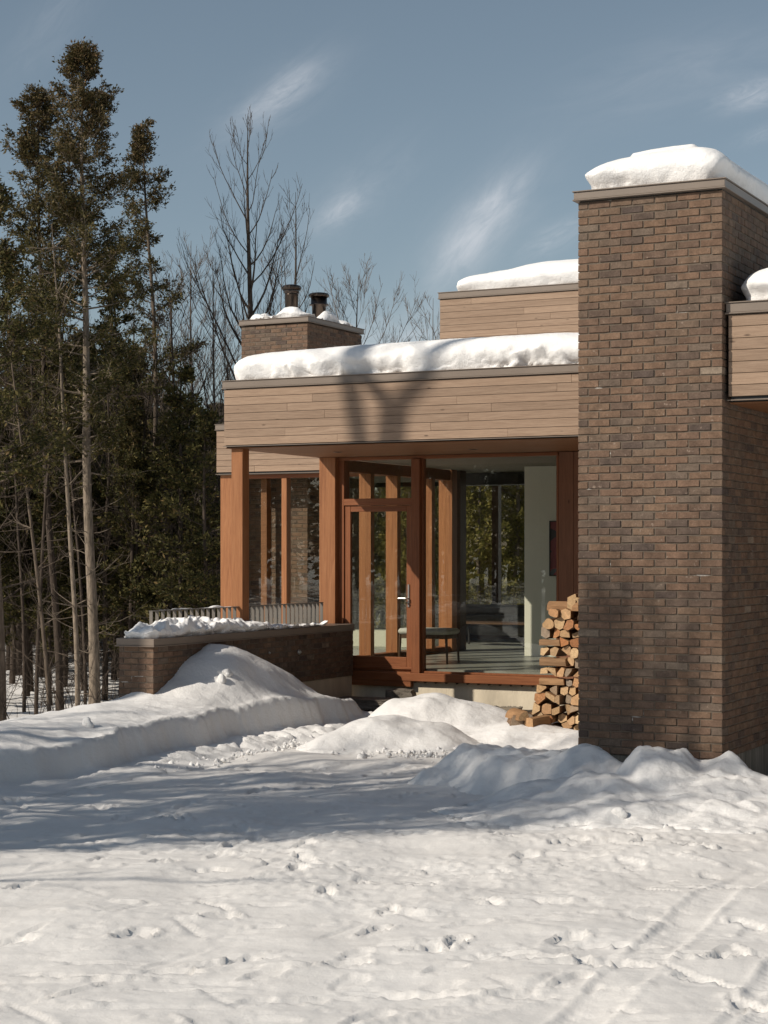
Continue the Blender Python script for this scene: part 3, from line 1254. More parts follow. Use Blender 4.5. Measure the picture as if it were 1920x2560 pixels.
# far window looking out to the woods
for px0, px1 in ((1100, 1114), (1232, 1248), (1380, 1394)):
    bx('far_post', onY(px0, 30.05), onY(px1, 30.05), 30.0, 30.15, FL + .001, 3.29, MT['darkwood'], house)
bx('far_header', -15.9, -10.201, 30.0, 30.16, 3.2905, ZS - .006, MT['black'], house)
bx('far_sill', -15.9, -10.201, 29.98, 30.16, FL + .001, .70, MT['darkwood'], house)
bx('far_pane', -15.9, -10.201, 30.09, 30.10, .7005, 3.29, MT['glass'], house, 0)
# wing behind the terrace
bx('wing_column', onY(551, 25.86), onY(580, 25.86), 25.86, 26.06, -.1, ZS - .001, MT['cedar'], house)
bx('wing_mullion', onY(705, 25.90), onY(718, 25.90), 25.88, 26.02, FL, ZS - .07, MT['cedar'], house)
bx('wing_mullion', onY(655, 26.16), onY(670, 26.16), 26.12, 26.26, FL + .001, ZS - .008, MT['soffit'], house)
bx('wing_header', onY(580, 25.9) + .001, -11.971, 25.87, 26.03, ZS - .0695, ZS - .0055, MT['cedarh'], house)
bx('wing_sill', onY(580, 25.9) + .001, -11.971, 25.87, 26.03, .3, FL - .001, MT['cedarh'], house)
bx('wing_pane', onY(580, 25.9) + .001, -11.971, 25.93, 25.94, FL, ZS - .0705, MT['glass'], house, 0)
bx('wing_wall', -16.0, -15.9, 26.07, 30.2, -.9, ZS - .0055, MT['darkclad'], house)
bx('terrace', -13.1, -11.79, 21.9, 25.86, .05, .48, MT['soffit'], house)
bx('foundation', -15.99, -11.98, 25.88, 26.05, -1.0, .2995, MT['concrete'], house)

# roofs under the snow
m = MB()
m.box(EX0 + .1, -5.7, EY0 + .1, 25.0, 4.12, 4.195)
m.box(-11.85, -4.5, 25.03, 30.2, 4.10, 4.19)
m.box(-15.9, -12.0, 25.9, 30.2, 4.12, 4.195)
m.box(-4.2, 3.4, 15.3, 23.9, 4.12, 4.195)
m.build('roof_deck', MT['black'], house)

# ------------------------------------------------------------------ things inside, behind the glass
def chair():
    Y = 22.95
    x0, x1 = onY(993, Y), onY(1117, Y)
    t = thing('chair', ((x0 + x1) / 2, Y + .2, FL), 'low chair with pale upholstered seat and dark legs behind the glass', 'chair')
    zs = FL + .40
    m = MB()
    m.box(x0, x1, Y, Y + .46, zs, zs + .085, .03)
    m.build('seat', MT['fabric'], t, True)
    m = MB()
    m.box(x0 + .02, x1 - .02, Y + .03, Y + .43, zs - .055, zs - .001, .004)
    m.build('seat_frame', MT['darkwood'], t)
    for x in (x0 + .03, x1 - .03):
        for y in (Y + .04, Y + .42):
            m = MB()
            s = 1 if x > (x0 + x1) / 2 else -1
            m.tube([(x, y, zs - .001), (x + s * .02, y, FL + .001)], [.022, .015], 8)
            m.build('leg', MT['darkwood'], t, True)
    m = MB()
    m.tube([(x0 + .04, Y + .04, FL + .16), (x1 - .04, Y + .04, FL + .16)], [.011, .011], 6)
    m.build('stretcher', MT['darkwood'], t, True)
    m = MB()
    xc = x0 + .10
    m.lathe(0, 0, [(.02, -.02), (.10, -.02), (.115, 0), (.10, .02), (.02, .02)], 20)
    m.v = [(xc + v[0] * 1.0, Y + .46 + v[2], zs + .22 + v[1] * 1.1) for v in m.v]
    m.build('backrest', MT['fabric'], t, True)
    m = MB()
    m.tube([(xc, Y + .45, zs), (xc, Y + .47, zs + .16)], [.012, .012], 6)
    m.build('back_post', MT['darkwood'], t, True)


chair()
Y = 28.9
t = thing('sofa', (-12.6, Y, FL), 'long low grey sofa under the far window inside the house', 'sofa')
bx('base', -13.9, -11.2, Y, Y + .75, FL + .12, FL + .30, MT['greyfabric'], t, .04)
bx('backrest', -13.9, -11.2, Y + .76, Y + .95, FL + .12, FL + .62, MT['greyfabric'], t, .05)
for i, x in enumerate((-13.85, -12.95, -12.05)):
    bx('seat_cushion', x, x + .86, Y - .02, Y + .74, FL + .301, FL + .45, MT['greyfabric'], t, .05)
for x in (-13.8, -11.3):
    bx('leg', x - .02, x + .02, Y + .05, Y + .09, FL + .001, FL + .12, MT['black'], t, 0)
t = thing('low_table', (-11.9, 27.9, FL), 'thin low table in front of the grey sofa', 'table')
bx('tabletop', -12.6, -11.2, 27.6, 28.2, FL + .36, FL + .39, MT['darkwood'], t, .004)
for x in (-12.5, -11.3):
    for y in (27.65, 28.15):
        bx('leg', x - .012, x + .012, y - .012, y + .012, FL + .001, FL + .36, MT['black'], t, 0)
bx('hearth_bench', -14.4, -12.5, 26.7, 27.2, FL + .001, FL + .26, MT['plaster'])
tag(bpy.data.objects['hearth_bench'], 'low white bench seen through the glass of the door', 'bench', None, 'thing')
Yp = 25.29
t = thing('framed_picture', (onY(1386, Yp), Yp, 1.9), 'dark red picture in a black frame on the white wall', 'picture')
x0, x1 = onY(1374, Yp), onY(1374, Yp) + .55
z1_, z0_ = zat(1386, 1302, Yp), zat(1386, 1440, Yp)
m = MB()
for a, b, c_, d in ((x0, x1, z0_, z0_ + .015), (x0, x1, z1_ - .015, z1_), (x0, x0 + .015, z0_ + .0151, z1_ - .0151), (x1 - .015, x1, z0_ + .0151, z1_ - .0151)):
    m.box(a, b, Yp - .02, Yp + .008, c_, d)
m.build('frame', MT['black'], t)
bx('print', x0 + .0155, x1 - .0155, Yp - .005, Yp + .004, z0_ + .0155, z1_ - .0155, mat_art('abstract_print'), t, 0)

# ------------------------------------------------------------------ railing on the low wall
rl = thing('railing', (-11.72, 17.45, 1.14), 'low metal railing of flat upright bars along the top of the brick wall', 'railing')
ra = []
y = 17.46
while y < 19.32:
    ra.append(y)
    y += .122
rb2 = []
y = 19.62
while y < 21.6:
    rb2.append(y)
    y += .112
RX = -11.715
for y in ra + rb2:
    bx('bar', RX - .022, RX + .022, y, y + .009, 1.152, 1.42, MT['rail'], rl, .001)
for a, b in ((ra[0] - .004, 19.362), (19.528, rb2[-1] + .013)):
    bx('top_rail', RX - .026, RX + .026, a, b, 1.4205, 1.4305, MT['rail'], rl, .001)
    bx('bottom_rail', RX - .026, RX + .026, a, b, 1.1415, 1.1515, MT['rail'], rl, .001)

# ------------------------------------------------------------------ snow lying on the roofs and walls
def sstep(a, b, x):
    """Smooth step from a to b (a may be the larger)."""
    t = np.clip((x - a) / (b - a), 0, 1)
    return t * t * (3 - 2 * t)


def snow_cap(label, x0, x1, y0, y1, z0, h, Rr, seed, step=.045, rag=1.0, hfun=None, under=.07, crown=.05, group='snow lying on the roofs', top=.02, corner=.30):
    nx, ny = max(8, int((x1 - x0) / step)), max(6, int(min(y1 - y0, 4) / step) if y1 - y0 < 5 else int((y1 - y0) / (step * 2)))
    tx, ty = np.arange(nx) / nx, np.arange(ny) / ny
    P = np.concatenate([np.stack([x0 + tx * (x1 - x0), np.full(nx, y0)], 1), np.stack([np.full(ny, x1), y0 + ty * (y1 - y0)], 1),
                        np.stack([x1 - tx * (x1 - x0), np.full(nx, y1)], 1), np.stack([np.full(ny, x0), y1 - ty * (y1 - y0)], 1)])
    N = len(P)
    half = min(x1 - x0, y1 - y0) / 2
    Rr = min(Rr, half * .8)
    th = np.linspace(R(-38), R(90), 26)
    s0 = math.sin(th[0])
    rings = [(Rr * (1 - math.cos(t)) * (1 if t > 0 else .35), (math.sin(t) - s0) / (1 - s0), 1 - max(0, t) / R(90) * .8) for t in th]
    a = Rr
    st = step * 1.2
    while a + st < half * .985:
        a += st
        st *= 1.12
        rings.append((a, 1.0, .12))
    rings.append((half * .995, 1.0, .1))
    V = []
    cx_, cy_ = (x0 + x1) / 2, (y0 + y1) / 2
    per = np.arange(N) * step
    for a, zf, side in rings:
        ww_, hh_ = (x1 - x0), (y1 - y0)
        q = np.stack([x0 + a + (P[:, 0] - x0) * (ww_ - 2 * a) / ww_, y0 + a + (P[:, 1] - y0) * (hh_ - 2 * a) / hh_], 1)
        c = min(max(corner - a * .5, .03), half - a * 1.0 if half - a > .02 else .01)
        c = max(c, .004)
        dx = np.minimum(q[:, 0] - (x0 + a), (x1 - a) - q[:, 0])
        dy = np.minimum(q[:, 1] - (y0 + a), (y1 - a) - q[:, 1])
        inc = (dx < c) & (dy < c)
        ex, ey = c - dx, c - dy
        ln = np.sqrt(ex ** 2 + ey ** 2) + 1e-9
        f = np.where(inc, np.minimum(1, c / ln), 1)
        sx = np.where(q[:, 0] < cx_, -1, 1)
        sy = np.where(q[:, 1] < cy_, -1, 1)
        qx = np.where(inc, q[:, 0] + sx * ex * (f - 1), q[:, 0])
        qy = np.where(inc, q[:, 1] + sy * ey * (f - 1), q[:, 1])
        hv = h if hfun is None else h * hfun(qx, qy)
        dome = crown * np.clip(a / max(half, .01), 0, 1) if zf >= 1 else 0
        z = z0 + zf * hv + dome
        # outward direction
        ox, oy = qx - np.clip(qx, x0 + half * .98, x1 - half * .98), qy - np.clip(qy, y0 + half * .98, y1 - half * .98)
        ln = np.sqrt(ox ** 2 + oy ** 2) + 1e-9
        ox, oy = ox / ln, oy / ln
        big = fbm(qx * 1.1, qy * 1.1, np.full(N, z0 + zf * .35) * 1.1, oct=2, seed=seed)
        rough = fbm(qx * 7, qy * 7, (z0 + zf * h) * 7 * np.ones(N), oct=4, seed=seed + 5, gain=.62)
        low = 1 - sstep(.25, .75, zf) if np.isscalar(zf) else 0
        rec = np.clip(fbm(qx * 2.0, qy * 2.0, oct=3, seed=seed + 9) * 1.3 + .35, 0, 1)
        d = side * (.030 * big + .020 * rag * rough * (.05 + .95 * low) * np.clip(.5 + 1.2 * rec, 0, 1.3)) - under * (.35 + .65 * rec) * sstep(.50, .12, zf + .14 * (fbm(qx * 3.2, qy * 3.2, oct=3, seed=seed + 3, gain=.5))) * side
        qx, qy = qx + ox * d, qy + oy * d
        z = z + (1 - side) * top * (big + .12 * rough * rag) + (.028 * rough * side * rag * min(1, zf * 3) * (.15 + .85 * low))
        V.append(np.stack([qx, qy, np.maximum(z, z0 - .001)], 1))
    V = np.concatenate(V)
    K = len(rings)
    j, i = np.meshgrid(np.arange(K - 1), np.arange(N), indexing='ij')
    k = (i + 1) % N
    F = np.stack([j * N + i, j * N + k, (j + 1) * N + k, (j + 1) * N + i], -1).reshape(-1, 4)
    loc = ((x0 + x1) / 2, (y0 + y1) / 2, z0)
    o = link('roof_snow' if z0 > 2 else 'wall_snow', np_mesh('snow', V - np.array(loc), F, MT['snow_cap'], True), None, loc)
    return tag(o, label, 'snow', group, 'thing')


snow_cap('thick pillow of snow on top of the tall brick tower', TX0 + .00, TX1 + .00, TY0 + .01, TY1 - .2, TTOP, .35, .36, 1, .028, 1.0, lambda x, y: .86 + .16 * sstep(TX0, TX1 - .5, x), .06, .08, top=.003, corner=.2)
snow_cap('long thick snow blanket along the low entry roof', EX0 - .015, -5.68, EY0 + .0, 25.05, ZT + .011, .37, .29, 2, .032, 2.0, lambda x, y: .92 + .11 * sstep(-11.8, -9.5, x) - .14 * sstep(-7.6, -6.9, x), .075, .10, top=.006)
snow_cap('snow on the upper storey roof behind the brick tower', -11.50, -4.65, 25.16, 29.7, 6.021, .36, .42, 3, .05, .8, lambda x, y: .85 + .25 * sstep(-11.5, -9.8, x), .06, .14)
snow_cap('snow on the roof of the boarded box right of the tower', -4.29, 3.3, 15.16, 22, ZT + .011, .32, .26, 4, .04, 1.0, None, .08, .08)
snow_cap('thin snow on the flat roof of the wing behind the terrace', -15.95, -11.95, 25.9, 30.2, ZT + .011, .10, .12, 6, .08, .6, None, .03, .02)
snow_cap('lumpy melting snow around the flues on the brick chimney', KX0 + .02, KX1 - .01, KY0 + .03, KY1 - .03, KTOP, .13, .12, 5, .022, 2.0,
         lambda x, y: np.clip(.75 + .9 * fbm(x * 2.6, y * 2.6, oct=2, seed=77), .1, 1.5), .05, .02, top=.03)


def wall_snow_h(x, y):
    return np.clip(1.1 - .95 * sstep(18.4, 20.2, y), .12, 2) * np.clip(.9 + .34 * fbm(x * 7, y * 7, oct=3, seed=91), .3, 1.6) * (.62 + .38 * sstep(16.95, 17.3, y))


snow_cap('crumbly ridge of snow on the coping of the low brick wall', WX0 + .01, WX1 - .01, WY0 + .0, 21.0, 1.141, .17, .16, 8, .016, 1.9, wall_snow_h, .05, .0, 'snow lying on the walls', .035, .12)
snow_cap('thin line of snow on the railing top', RX - .022, RX + .022, 17.62, 19.2, 1.431, .028, .018, 9, .012, .35,
         lambda x, y: np.clip(.5 + 1.3 * fbm(x * 3, y * 3.4, oct=2, seed=15), .05, 1.6), .004, .0, 'snow lying on the walls', .004, .02)


# ------------------------------------------------------------------ snow banks beside the driveway
def bank(name, label, xa, xb, ya, yb, hf, step=.034, mat='snow'):
    X, Y = np.meshgrid(np.arange(xa, xb, step), np.arange(ya, yb, step))
    g = ground_h(X, Y) + .01
    add = hf(X, Y)
    Z = g + np.where(add > .004, add, -.05)
    m, n = Z.shape
    idx = -np.ones(m * n, int)
    j, i = np.meshgrid(np.arange(m - 1), np.arange(n - 1), indexing='ij')
    F = np.stack([j * n + i, j * n + i + 1, (j + 1) * n + i + 1, (j + 1) * n + i], -1).reshape(-1, 4)
    keep = (add.ravel()[F] > .0).any(1)
    F = F[keep]
    used = np.unique(F)
    idx[used] = np.arange(len(used))
    V = np.stack([X, Y, Z], -1).reshape(-1, 3)[used]
    c = V.mean(0)
    c[2] = 0
    o = link(name, np_mesh(name, V - c, idx[F], MT[mat], True), None, tuple(c))
    return tag(o, label, 'snow bank', 'ploughed snow banks beside the driveway', 'thing')


def lumps(X, Y, s, seed):
    n = fbm(X * s, Y * s, oct=3, seed=seed)
    return 1 - np.abs(n)


def h_left(X, Y):
    edge = -10.20 + .13 * fbm(Y * .7, Y * 0 + 3, oct=2, seed=41) + .035 * fbm(Y * 3.1, X * 1.0, oct=3, seed=42)
    edge = edge - .35 * sstep(19.2, 20.6, Y)
    s = edge - X + .03 * fbm(X * 4, Y * 2, oct=2, seed=40)
    topz = .40 + .05 * fbm(X * .8, Y * .8, oct=3, seed=43) + .02 * sstep(15, 17.5, Y)
    face = sstep(-.01, .15, s) * .82 + .18 * sstep(.1, .9, s)
    h = topz * face
    h = h + .012 * fbm(X * 5, Y * 2.2, oct=3, seed=49) * sstep(0, .1, s) * (1 - sstep(.2, .5, s))
    apron = .065 * np.exp(-(np.clip(-s, 0, 9) / .38) ** 1.6) * (1 + .5 * fbm(X * 2.2, Y * 2.2, oct=3, seed=48)) * (1 - sstep(-.02, .20, s))
    toe = apron * sstep(8, 11, Y) + .085 * np.exp(-((s + .22) / .24) ** 2) * np.clip(lumps(X, Y, 5, 44) - .2, 0, 1) * sstep(13, 16.5, Y)
    mound = .56 * np.exp(-np.clip(np.abs((X + 11.30) / .80), 0, 9) ** 2.1) * np.exp(-np.abs((Y - 18.25) / .98) ** 2.3) * sstep(-.1, .6, s)
    end = 1 - sstep(20.15, 20.62, Y + .12 * fbm(X * 3, Y * 3, oct=2, seed=45))
    left = 1 - sstep(1.1, 3.4, s) * .85
    behind = np.where(X < -11.55, 1 - sstep(16.95, 17.3, Y), 1)
    sag = -.16 * sstep(19.0, 20.4, Y)
    start = sstep(6.0, 8.5, Y)
    d = np.clip(np.abs(fbm(X * 12, Y * 14, oct=3, seed=46)), 0, 1) * .018 * sstep(.5, .0, np.abs(s)) + .010 * fbm(X * 6, Y * 6, oct=4, seed=47, gain=.6) + .014 * np.clip(np.abs(fbm(X * 5, Y * 5, oct=4, seed=50, gain=.6)) - .1, 0, 1) * sstep(.25, .05, np.abs(s - .1))
    return ((h + mound + sag * face) * left + toe + d * (h > .02)) * end * behind * start - .004


bank('snow_bank', 'long ploughed snow bank with a mound heaped against the low brick wall', -14.5, -8.5, 6.0, 20.8, h_left, .036)


def gb(X, Y, cx, cy, sr, sf, h, p=2.0, rot=0):
    """A rounded heap, sr across the view and sf along it."""
    dx, dy = X - cx, Y - cy
    ca, sa = math.cos(ALPHA + rot), math.sin(ALPHA + rot)
    a, b = dx * ca + dy * sa, -dx * sa + dy * ca
    d = np.sqrt((a / sr) ** 2 + (b / sf) ** 2)
    return h * np.exp(-d ** p)


def smax(*hs):
    k = 14.0
    s = 0
    for h in hs:
        s = s + np.exp(k * h)
    return np.log(s - len(hs) + 1) / k


def c2(px, Z):
    return cam2w(px, Z)


def h_mid_front(X, Y):
    a = c2(955, 19.9)
    b = c2(1080, 19.8)
    h = smax(gb(X, Y, *a, .55, .55, .34, 3.0), gb(X, Y, *b, .42, .5, .24, 2.6), gb(X, Y, *c2(850, 19.6), .35, .4, .17, 2.4))
    return h * (1 + .10 * fbm(X * 1.6, Y * 1.6, oct=2, seed=51)) + .012 * fbm(X * 6, Y * 6, oct=3, seed=52) * (h > .03) - .022


def h_mid_back(X, Y):
    h = smax(gb(X, Y, *c2(1045, 21.2), .62, .62, .48, 2.6), gb(X, Y, *c2(1190, 21.0), .6, .55, .34, 2.4), gb(X, Y, *c2(1330, 20.2), .62, .6, .22, 2.5), gb(X, Y, *c2(1450, 19.6), .5, .6, .14, 2.4))
    return h * (1 + .12 * fbm(X * 1.5, Y * 1.5, oct=2, seed=53)) + .012 * fbm(X * 7, Y * 7, oct=3, seed=54) * (h > .03) - .022


def h_right(X, Y):
    n1 = .05 * fbm(X * 2.1, Y * 2.1, oct=2, seed=61)
    n2 = .05 * fbm(X * 2.1 + 9, Y * 2.1, oct=2, seed=62)
    X2, Y2 = X + n1 * 2, Y + n2 * 2
    peak = np.clip(1 - np.hypot((X2 + 4.27) / .85, (Y2 - 14.86) / .75), 0, 1) ** 1.25 * .46
    h = smax(gb(X2, Y2, *c2(1240, 16.5), .50, .48, .34, 3.4), gb(X2, Y2, *c2(1390, 16.2), .5, .5, .33, 3.0), gb(X2, Y2, *c2(1345, 15.2), .32, .3, .20, 3.0),
             gb(X2, Y2, *c2(1475, 15.9), .40, .45, .44, 2.6), gb(X2, Y2, *c2(1640, 15.35), .42, .55, .46, 3.2), gb(X2, Y2, *c2(1500, 15.0), .45, .5, .27, 2.8), peak, gb(X2, Y2, *c2(1770, 15.0), .5, .6, .24, 2.2),
             gb(X2, Y2, *c2(1560, 14.7), 1.15, .7, .16, 2.2), gb(X2, Y2, *c2(1850, 14.6), .7, .7, .15, 2.2), gb(X2, Y2, *c2(1560, 14.2), .3, .22, .10, 3))
    ch = np.abs(fbm(X * 2.6, Y * 2.6, oct=4, seed=63, gain=.55))
    h = h + .045 * sstep(.05, .3, h) * (ch - .3) + .014 * fbm(X * 8, Y * 8, oct=4, seed=64, gain=.6) * (h > .03) + .03 * np.clip(np.abs(fbm(X * 4.2, Y * 4.2, oct=3, seed=65)) - .25, 0, 1) * sstep(.03, .12, h) * (1 - sstep(.16, .3, h))
    return h - .024


bank('snow_bank', 'smooth rounded snow heap between the driveway and the entrance', -11, -6.8, 16.2, 19.2, h_mid_front, .03)
bank('snow_bank', 'sloping snow heap just behind the rounded one, reaching the firewood pile', -11, -5.66, 17.6, 21.3, h_mid_back, .03)
bank('snow_bank', 'big lumpy snow pile against the foot of the brick tower', -8.6, -2.2, 12.6, 15.9, h_right, .026)

# chunks of snow broken off the banks
rc = np.random.RandomState(4)


def chunk_mesh(seed, r):
    bm = bmesh.new()
    bmesh.ops.create_icosphere(bm, subdivisions=3, radius=r)
    rs = np.random.RandomState(seed)
    sc = rs.uniform(.6, 1.2, 3)
    for v in bm.verts:
        n = fbm(np.array([v.co.x / r * .9 + seed]), np.array([v.co.y / r * .9]), np.array([v.co.z / r * .9]), oct=3, seed=seed)[0]
        v.co *= 1 + .38 * n
        v.co = Vector((v.co.x * sc[0], v.co.y * sc[1], v.co.z * sc[2]))
    me = bpy.data.meshes.new('snow_lump')
    bm.to_mesh(me)
    bm.free()
    me.polygons.foreach_set('use_smooth', [True] * len(me.polygons))
    me.materials.append(MT['snow_rough'])
    return me


def drop_on(px, py):
    """Where the view through a photograph pixel meets the snow."""
    Z = np.arange(11, 60, .02)
    u = (px - CX) / FPX
    X, Y = Z * (u * CA - SA), Z * (u * SA + CA)
    z = CH + (HY - py) / FPX * Z
    g = ground_h(X, Y) + np.maximum.reduce([np.zeros_like(Z), h_left(X, Y), h_mid_front(X, Y), h_mid_back(X, Y), h_right(X, Y)])
    k = int(np.argmax(z < g))
    return X[k], Y[k], g[k]


for k, (px, py, r_, lab) in enumerate(((218, 1817, .075, 'white snow lump between the left snow bank and the big cedar trunk'), (566, 1690, .060, 'small snow lump on the mound against the low brick wall'),
                                       (553, 1706, .050, 'tiny snow lump stuck just below another on the wall mound'), (905, 1895, .07, 'snow clod on the driveway in front of the rounded heap'),
                                       (1548, 2045, .045, 'snow clod at the front edge of the pile by the tower'), (1665, 2075, .035, 'little snow clod at the right front edge of the pile by the tower'))):
    X, Y, z = drop_on(px, py)
    o = link('snow_lump', chunk_mesh(k + 2, r_), None, (X, Y, z + r_ * .12))
    tag(o, lab, 'snow lump', 'loose lumps of snow', 'thing')

# crumbs along the ploughed edges
V, F = [], []
for k in range(900):
    if k % 3:
        Yc = rc.uniform(14.5, 20.2)
        Xc = -10.05 + rc.normal(.18, .16)
    else:
        px = rc.uniform(760, 1240)
        Xc, Yc = cam2w(px, 18.7 + rc.normal(0, .35) + max(0, (px - 1100) * -.004))
    r_ = .012 + .03 * rc.rand() ** 3
    zc = float(ground_h(np.array([Xc]), np.array([Yc]))[0]) + r_ * .4 + .012
    b = len(V)
    for q in ((1, 0, 0), (-1, 0, 0), (0, 1, 0), (0, -1, 0), (0, 0, 1), (0, 0, -1)):
        s = r_ * rc.uniform(.6, 1.3)
        V.append((Xc + q[0] * s, Yc + q[1] * s, zc + q[2] * s))
    F += [(b + i, b + j, b + l) for i, j, l in ((0, 2, 4), (2, 1, 4), (1, 3, 4), (3, 0, 4), (2, 0, 5), (1, 2, 5), (3, 1, 5), (0, 3, 5))]
o = link('snow_crumbs', np_mesh('snow_crumbs', V, F, MT['snow_rough'], True))
tag(o, 'crumbs of broken snow along the ploughed edges', None, None, 'stuff')

# ------------------------------------------------------------------ bare ground, rock, slab by the entrance
gx, gy = np.meshgrid(np.arange(-11.3, -8.4, .07), np.arange(20.2, 21.83, .07))
gz = ground_h(gx, gy) + .03 + .03 * fbm(gx * 2, gy * 2, oct=3, seed=71) + .05 * sstep(20.9, 21.6, gy)
n_ = gx.shape[1]
j, i = np.meshgrid(np.arange(gx.shape[0] - 1), np.arange(n_ - 1), indexing='ij')
F = np.stack([j * n_ + i, j * n_ + i + 1, (j + 1) * n_ + i + 1, (j + 1) * n_ + i], -1).reshape(-1, 4)
o = link('soil', np_mesh('soil', np.stack([gx, gy, gz], -1).reshape(-1, 3), F, MT['soil'], True))
tag(o, 'bare wet soil below the entrance window', None, None, 'structure')
V, F = [], []
for k in range(2600):
    Xc, Yc = rc.uniform(-11.1, -8.9), 21.75 - abs(rc.normal(0, .38))
    if Yc < 20.3:
        continue
    zc = float(ground_h(np.array([Xc]), np.array([Yc]))[0]) + .05 + .05 * float(sstep(20.9, 21.6, Yc)) + .02 * rc.rand()
    r_ = rc.uniform(.010, .026)
    b = len(V)
    for q in ((1, 0, 0), (-1, 0, 0), (0, 1, 0), (0, -1, 0), (0, 0, 1), (0, 0, -1)):
        s = r_ * rc.uniform(.6, 1.3)
        V.append((Xc + q[0] * s, Yc + q[1] * s, zc + q[2] * s * .8))
    F += [(b + i, b + j, b + l) for i, j, l in ((0, 2, 4), (2, 1, 4), (1, 3, 4), (3, 0, 4), (2, 0, 5), (1, 2, 5), (3, 1, 5), (0, 3, 5))]
o = link('gravel', np_mesh('gravel', V, F, MT['gravel']))
tag(o, 'grey gravel under the entrance window', None, None, 'stuff')


def rock(label, x, y, z, sx, sy, sz, seed, mat='rock', flat=.0, name='rock', cat='rock', rz=0):
    bm = bmesh.new()
    bmesh.ops.create_cube(bm, size=1)
    bmesh.ops.subdivide_edges(bm, edges=bm.edges[:], cuts=5, use_grid_fill=True)
    for v in bm.verts:
        p = np.array(v.co)
        n = fbm(np.array([p[0] * 2 + seed]), np.array([p[1] * 2]), np.array([p[2] * 2]), oct=3, seed=seed)[0]
        q = p / (np.linalg.norm(p) + 1e-9) * .62
        p = p * (1 - flat) + q * flat
        p = p * (1 + .10 * n)
        v.co = Vector((p[0] * sx, p[1] * sy, p[2] * sz))
    me = bpy.data.meshes.new(name)
    bm.to_mesh(me)
    bm.free()
    me.materials.append(MT[mat])
    o = link(name, me, None, (x, y, z))
    o.rotation_euler = (0, 0, rz)
    return tag(o, label, cat, None, 'thing')


X, Y = cam2w(1000, 23.9)
rock('rough brown rock lying on the gravel below the door', X, Y, .22, .36, .30, .17, 3, 'rock', .25, rz=.3)
X, Y = cam2w(925, 23.6)
rock('dark flat stone step below the door, left of the rough rock', X, Y - .1, .16, .75, .5, .12, 7, 'rock', .06, 'stone_step', 'stone step')
X, Y = cam2w(1205, 21.9)
rock('flat stone slab between the snow heap and the firewood pile', X, Y, .15, .85, .55, .17, 9, 'slab', .03, 'stone_slab', 'stone slab', .12)

# ------------------------------------------------------------------ firewood
rw = random.Random(21)
ORD = ['bottom', 'second', 'third', 'fourth', 'fifth', 'sixth', 'seventh', 'eighth', 'ninth', 'tenth', 'eleventh', 'twelfth', 'thirteenth', 'fourteenth', 'top', 'top']
NTH = ['first', 'second', 'third', 'fourth', 'fifth', 'sixth', 'seventh', 'eighth', 'ninth', 'tenth', 'eleventh', 'twelfth']
WY = 18.92


def log_profile(w_, h_, kind):
    """Cross-section of a split log filling a w x h cell."""
    j = lambda a: rw.uniform(-a, a)
    pts = []
    if kind == 'half':        # flat bottom, round back
        for k in range(8):
            a = math.pi * k / 7
            pts.append((-math.cos(a) * w_ / 2 * (1 + j(.04)), -h_ / 2 + math.sin(a) ** .75 * h_ * (1 + j(.05))))
    elif kind == 'bowl':
        for k in range(8):
            a = math.pi * k / 7
            pts.append((math.cos(a) * w_ / 2 * (1 + j(.04)), h_ / 2 - math.sin(a) ** .75 * h_ * (1 + j(.05))))
    elif kind == 'wedge':     # quarter with the rounded bark on one side
        s = rw.choice((-1, 1))
        for k in range(6):
            a = math.pi / 2 * k / 5
            pts.append((s * (w_ / 2 - (1 - math.cos(a)) * w_ * .8), -h_ / 2 + math.sin(a) * h_))
        pts.append((-s * w_ / 2, -h_ / 2 + h_ * rw.uniform(.05, .35)))
        pts.append((-s * w_ * .45, -h_ / 2))
    elif kind == 'tri':
        t = rw.uniform(-.2, .2) * w_
        pts = [(-w_ / 2, -h_ / 2), (0, -h_ / 2 - h_ * .04), (w_ / 2, -h_ / 2 + h_ * .05), (w_ * .36 + t * .3, h_ * .1), (t + w_ * .12, h_ / 2), (t - w_ * .1, h_ * .46), (-w_ * .34 + t * .3, h_ * .08)]
    else:                     # rough block
        pts = [(-w_ * .5, -h_ * .42), (0, -h_ / 2), (w_ * .5, -h_ * .45), (w_ * .46, 0), (w_ * .40, h_ * .44), (0, h_ / 2), (-w_ * .44, h_ * .40), (-w_ / 2, h_ * .05)]
        pts = [(x * (1 + j(.12)), z * (1 + j(.12))) for x, z in pts]
    return pts


def make_log(w_, h_, L, kind, label, loc, rx, rz, side=False, tilt=0.0):
    pr = log_profile(w_, h_, kind)
    k = len(pr)
    rows = [0, .004, .5, 1.0]
    vs, fs, mi = [], [], []
    yaw = rw.uniform(-.1, .1)
    for t in rows:
        for x, z in pr:
            s = .985 if t == 0 else 1 + (.07 * rw.uniform(-1, 1) if t == .5 else 0)
            vs.append((x * s, (t * L if t else 0) + (z * .15 + x * yaw if t < .1 else 0), z * s))
    fs.append(tuple(range(k)))
    mi.append(0)
    for r in range(3):
        for i in range(k):
            q = (i + 1) % k
            fs.append((r * k + i, (r + 1) * k + i, (r + 1) * k + q, r * k + q))
            mi.append(1)
    fs.append(tuple(3 * k + i for i in range(k))[::-1])
    mi.append(0)
    me = bpy.data.meshes.new('firewood_log')
    me.from_pydata(vs, [], fs)
    me.materials.append(MT['endgrain'])
    me.materials.append(MT['logside'])
    me.polygons.foreach_set('material_index', mi)
    bm = bmesh.new()
    bm.from_mesh(me)
    bmesh.ops.recalc_face_normals(bm, faces=bm.faces)
    bm.to_mesh(me)
    bm.free()
    o = link('firewood_log', me, None, loc)
    o.rotation_euler = (rx, tilt, rz)
    return tag(o, label, 'firewood log', 'split firewood logs stacked left of the brick tower', 'thing')


